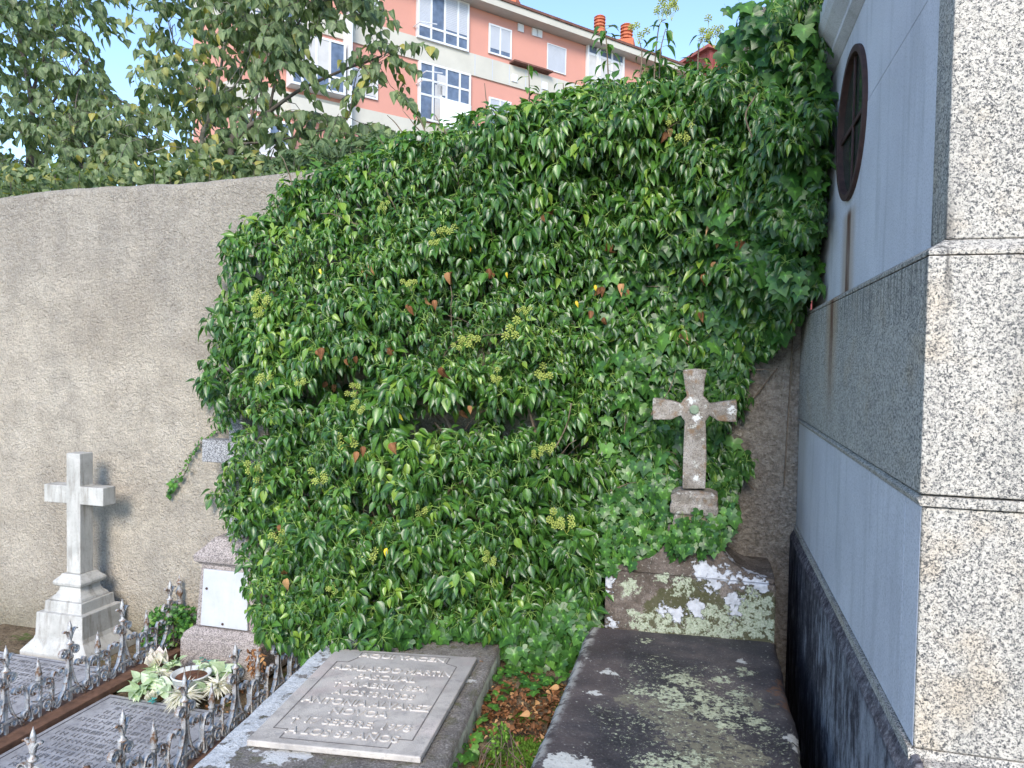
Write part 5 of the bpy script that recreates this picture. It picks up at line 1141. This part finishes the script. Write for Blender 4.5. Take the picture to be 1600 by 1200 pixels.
# window on the oblique left wall
m2 = MB(); ws = .3; zc = zE-1.8
for a, b_, c, d_ in ((0, 1.2, 0, .08), (0, 1.2, 1.4, 1.48), (0, .08, .08, 1.4), (1.12, 1.2, .08, 1.4), (.56, .64, .08, 1.4)):
    m2.hexa([LPt(ws+a, zc+c, .06), LPt(ws+b_, zc+c, .06), LPt(ws+b_, zc+c, .0), LPt(ws+a, zc+c, .0)], [LPt(ws+a, zc+d_, .06), LPt(ws+b_, zc+d_, .06), LPt(ws+b_, zc+d_, .0), LPt(ws+a, zc+d_, .0)])
lw = m2.build('window', MAT['pvc'], bd); m2 = MB(); m2.hexa([LPt(ws+.05, zc+.05, .04), LPt(ws+1.15, zc+.05, .04), LPt(ws+1.15, zc+.05, .0), LPt(ws+.05, zc+.05, .0)], [LPt(ws+.05, zc+1.43, .04), LPt(ws+1.15, zc+1.43, .04), LPt(ws+1.15, zc+1.43, .0), LPt(ws+.05, zc+1.43, .0)]); m2.build('pane', MAT['glass_house'], lw)
# vents, drying rails, ledges
m2 = MB()
for x, y in ((813, 44), (835, 51), (842, 53), (802, 123), (849, 135), (698, 20)):
    s, z = fac(x, y); fbox(MB(), s-.13, s+.13, z-.14, z+.14, .0, .05 if y < 60 else .10).build('vent', MAT['pvc'], bd)
m2 = MB()
s0, z = fac(796, 97); s1 = fac(856, 113)[0]; fbox(m2, s0, s1, z-.06, z, .0, .35); m2.build('clothes_ledge', MAT['roof_tile'], bd)
m2 = MB(); s, z = fac(538, 110); fbox(m2, s-.06, s+.06, z-2.0, z+2.2, 0, .5); m2.build('gallery_post', MAT['pvc'], bd)
m2 = MB()
for x, y in ((646, 42), (650, 132), (655, 118)): s, z = fac(x, y); MB().tube([FPt(s, z, .0), FPt(s, z, .5), FPt(s+.6, z+.05, .55)], .02, 5).build('clothes_bracket', MAT['pvc'], bd)
m2 = MB(); s, z = fac(931, 80); m2.tube([FPt(s, zE, .12), FPt(s, zG+1, .12)], .05, 6); m2.build('downpipe', MAT['pvc'], bd)
# joints of the cladding on the band
m2 = MB(); s = g1[1]+.3
while s < 20: fbox(m2, s, s+.03, zb1+.02, zt1-.02, .05, .066); s += .75
m2.build('band_joint', MAT['blind'], bd)
# chimneys
def chimney(px, yt, yb, wd, sq):
    s, z = fac(px, (yt+yb)/2, -1.5); p = FPt(s, 0, -1.5); zt_, zb_ = fac(px, yt, -1.5)[1], fac(px, yb, -1.5)[1]-.5; m2 = MB(); r = wd; H_ = zt_-zb_
    m2.box((p.x-r*1.15, p.y-r*1.15, zb_-.6), (p.x+r*1.15, p.y+r*1.15, zb_+H_*.5)) if sq else m2.lathe((p.x, p.y, zb_-.6), [(r, 0), (r, .6+H_*.55)], 8)
    pr = []
    for k in range(4): z0 = zb_+H_*(.55+.1*k); pr += [(r*.72, z0), (r*.95, z0+.02), (r*.95, z0+H_*.05), (r*.72, z0+H_*.06)]
    pr += [(r*.95, zb_+H_*.95), (r*.6, zb_+H_*1.0), (r*.1, zb_+H_*1.03)]
    m2.lathe((p.x, p.y, 0), pr, 10); m2.build('chimney', MAT['chimney'], roof)
chimney(937, 25, 58, .27, False); chimney(979, 38, 74, .30, True); chimney(797, -28, 8, .3, True)
# towel hanging from the lower gallery
s0, z0 = fac(687, 152, .5); s1 = fac(735, 165, .5)[0]; zb_ = fac(690, 203, .5)[1]; nn = 14; V = []; 
for j in range(nn+1):
    for i in range(nn+1): a, b_ = i/nn, j/nn; V.append(FPt(s0+(s1-s0)*a, z0+(zb_-z0)*b_*(1-.25*a*(1-a)) - .05*a, .52+.05*math.sin(a*9)*b_+.02))
F = [(j*(nn+1)+i, j*(nn+1)+i+1, (j+1)*(nn+1)+i+1, (j+1)*(nn+1)+i) for j in range(nn) for i in range(nn)]
tw = bulk('hanging_sheet', np.array([tuple(p) for p in V]), np.array(F), MAT['cloth']); so_ = tw.modifiers.new('solid', 'SOLIDIFY'); so_.thickness = .02
tag(tw, 'white patterned sheet hung out below the middle gallery window', 'sheet')
m2 = MB(); f1 = [FPt(s0+(s1-s0)*.1, zb_+.1, .66), FPt(s1, z0-.2, .66), FPt(s1-.02, zb_+.3, .66), FPt(s0+(s1-s0)*.45, zb_-.02, .66)]
# ================================================================== small red house beyond
hv = 52.0; pk = on_v(1107, 68, hv); e = empty('red_house', (pk.x, pk.y, -.3), 'dark red clad upper storey with pink eaves showing above the ivy', 'house')
a1, a2 = R_(128), R_(52-8); d1 = Vector((math.cos(a1), math.sin(a1), 0)); d2 = Vector((math.cos(a2), math.sin(a2), 0)); L1, L2 = 9, 12
base = [pk, pk+d1*L1, pk+d1*L1+d2*L2, pk+d2*L2]; cen = sum((Vector(p) for p in base), Vector())/4; wl = [p.lerp(cen, .06) for p in base]
MB().hexa([Vector((p.x, p.y, -.3)) for p in wl][::1], [Vector((p.x, p.y, pk.z-.2)) for p in wl]).build('wall', MAT['red_metal'], e)
m2 = MB(); m2.hexa([p-Vector((0, 0, .2)) for p in base], [Vector(p) for p in base]); eo_ = m2.build('eaves', MAT['red_trim'], e)
m2 = MB(); m2.hexa([p+Vector((0, 0, .005)) for p in base], [p.lerp(cen, .5)+Vector((0, 0, 1.2)) for p in base]).build('roof', MAT['roof_tile'], e)
m2 = MB()
for dd, LL in ((d1, L1), (d2, L2)):
    nrm = Vector((dd.y, -dd.x, 0)) if dd is d1 else Vector((dd.y, -dd.x, 0)); o_ = wl[0]; q = .4
    nrm = nrm if nrm.dot(EYE-pk) > 0 else -nrm
    while q < LL*.9: p = o_+dd*q; m2.hexa([Vector((*(p+nrm*t).xy, 8)) for t in (0, .05)]+[Vector((*(p+dd*.1+nrm*t).xy, 8)) for t in (.05, 0)], [Vector((*(p+nrm*t).xy, pk.z-.25)) for t in (0, .05)]+[Vector((*(p+dd*.1+nrm*t).xy, pk.z-.25)) for t in (.05, 0)]); q += .8
m2.build('cladding_rib', MAT['red_metal'], e)
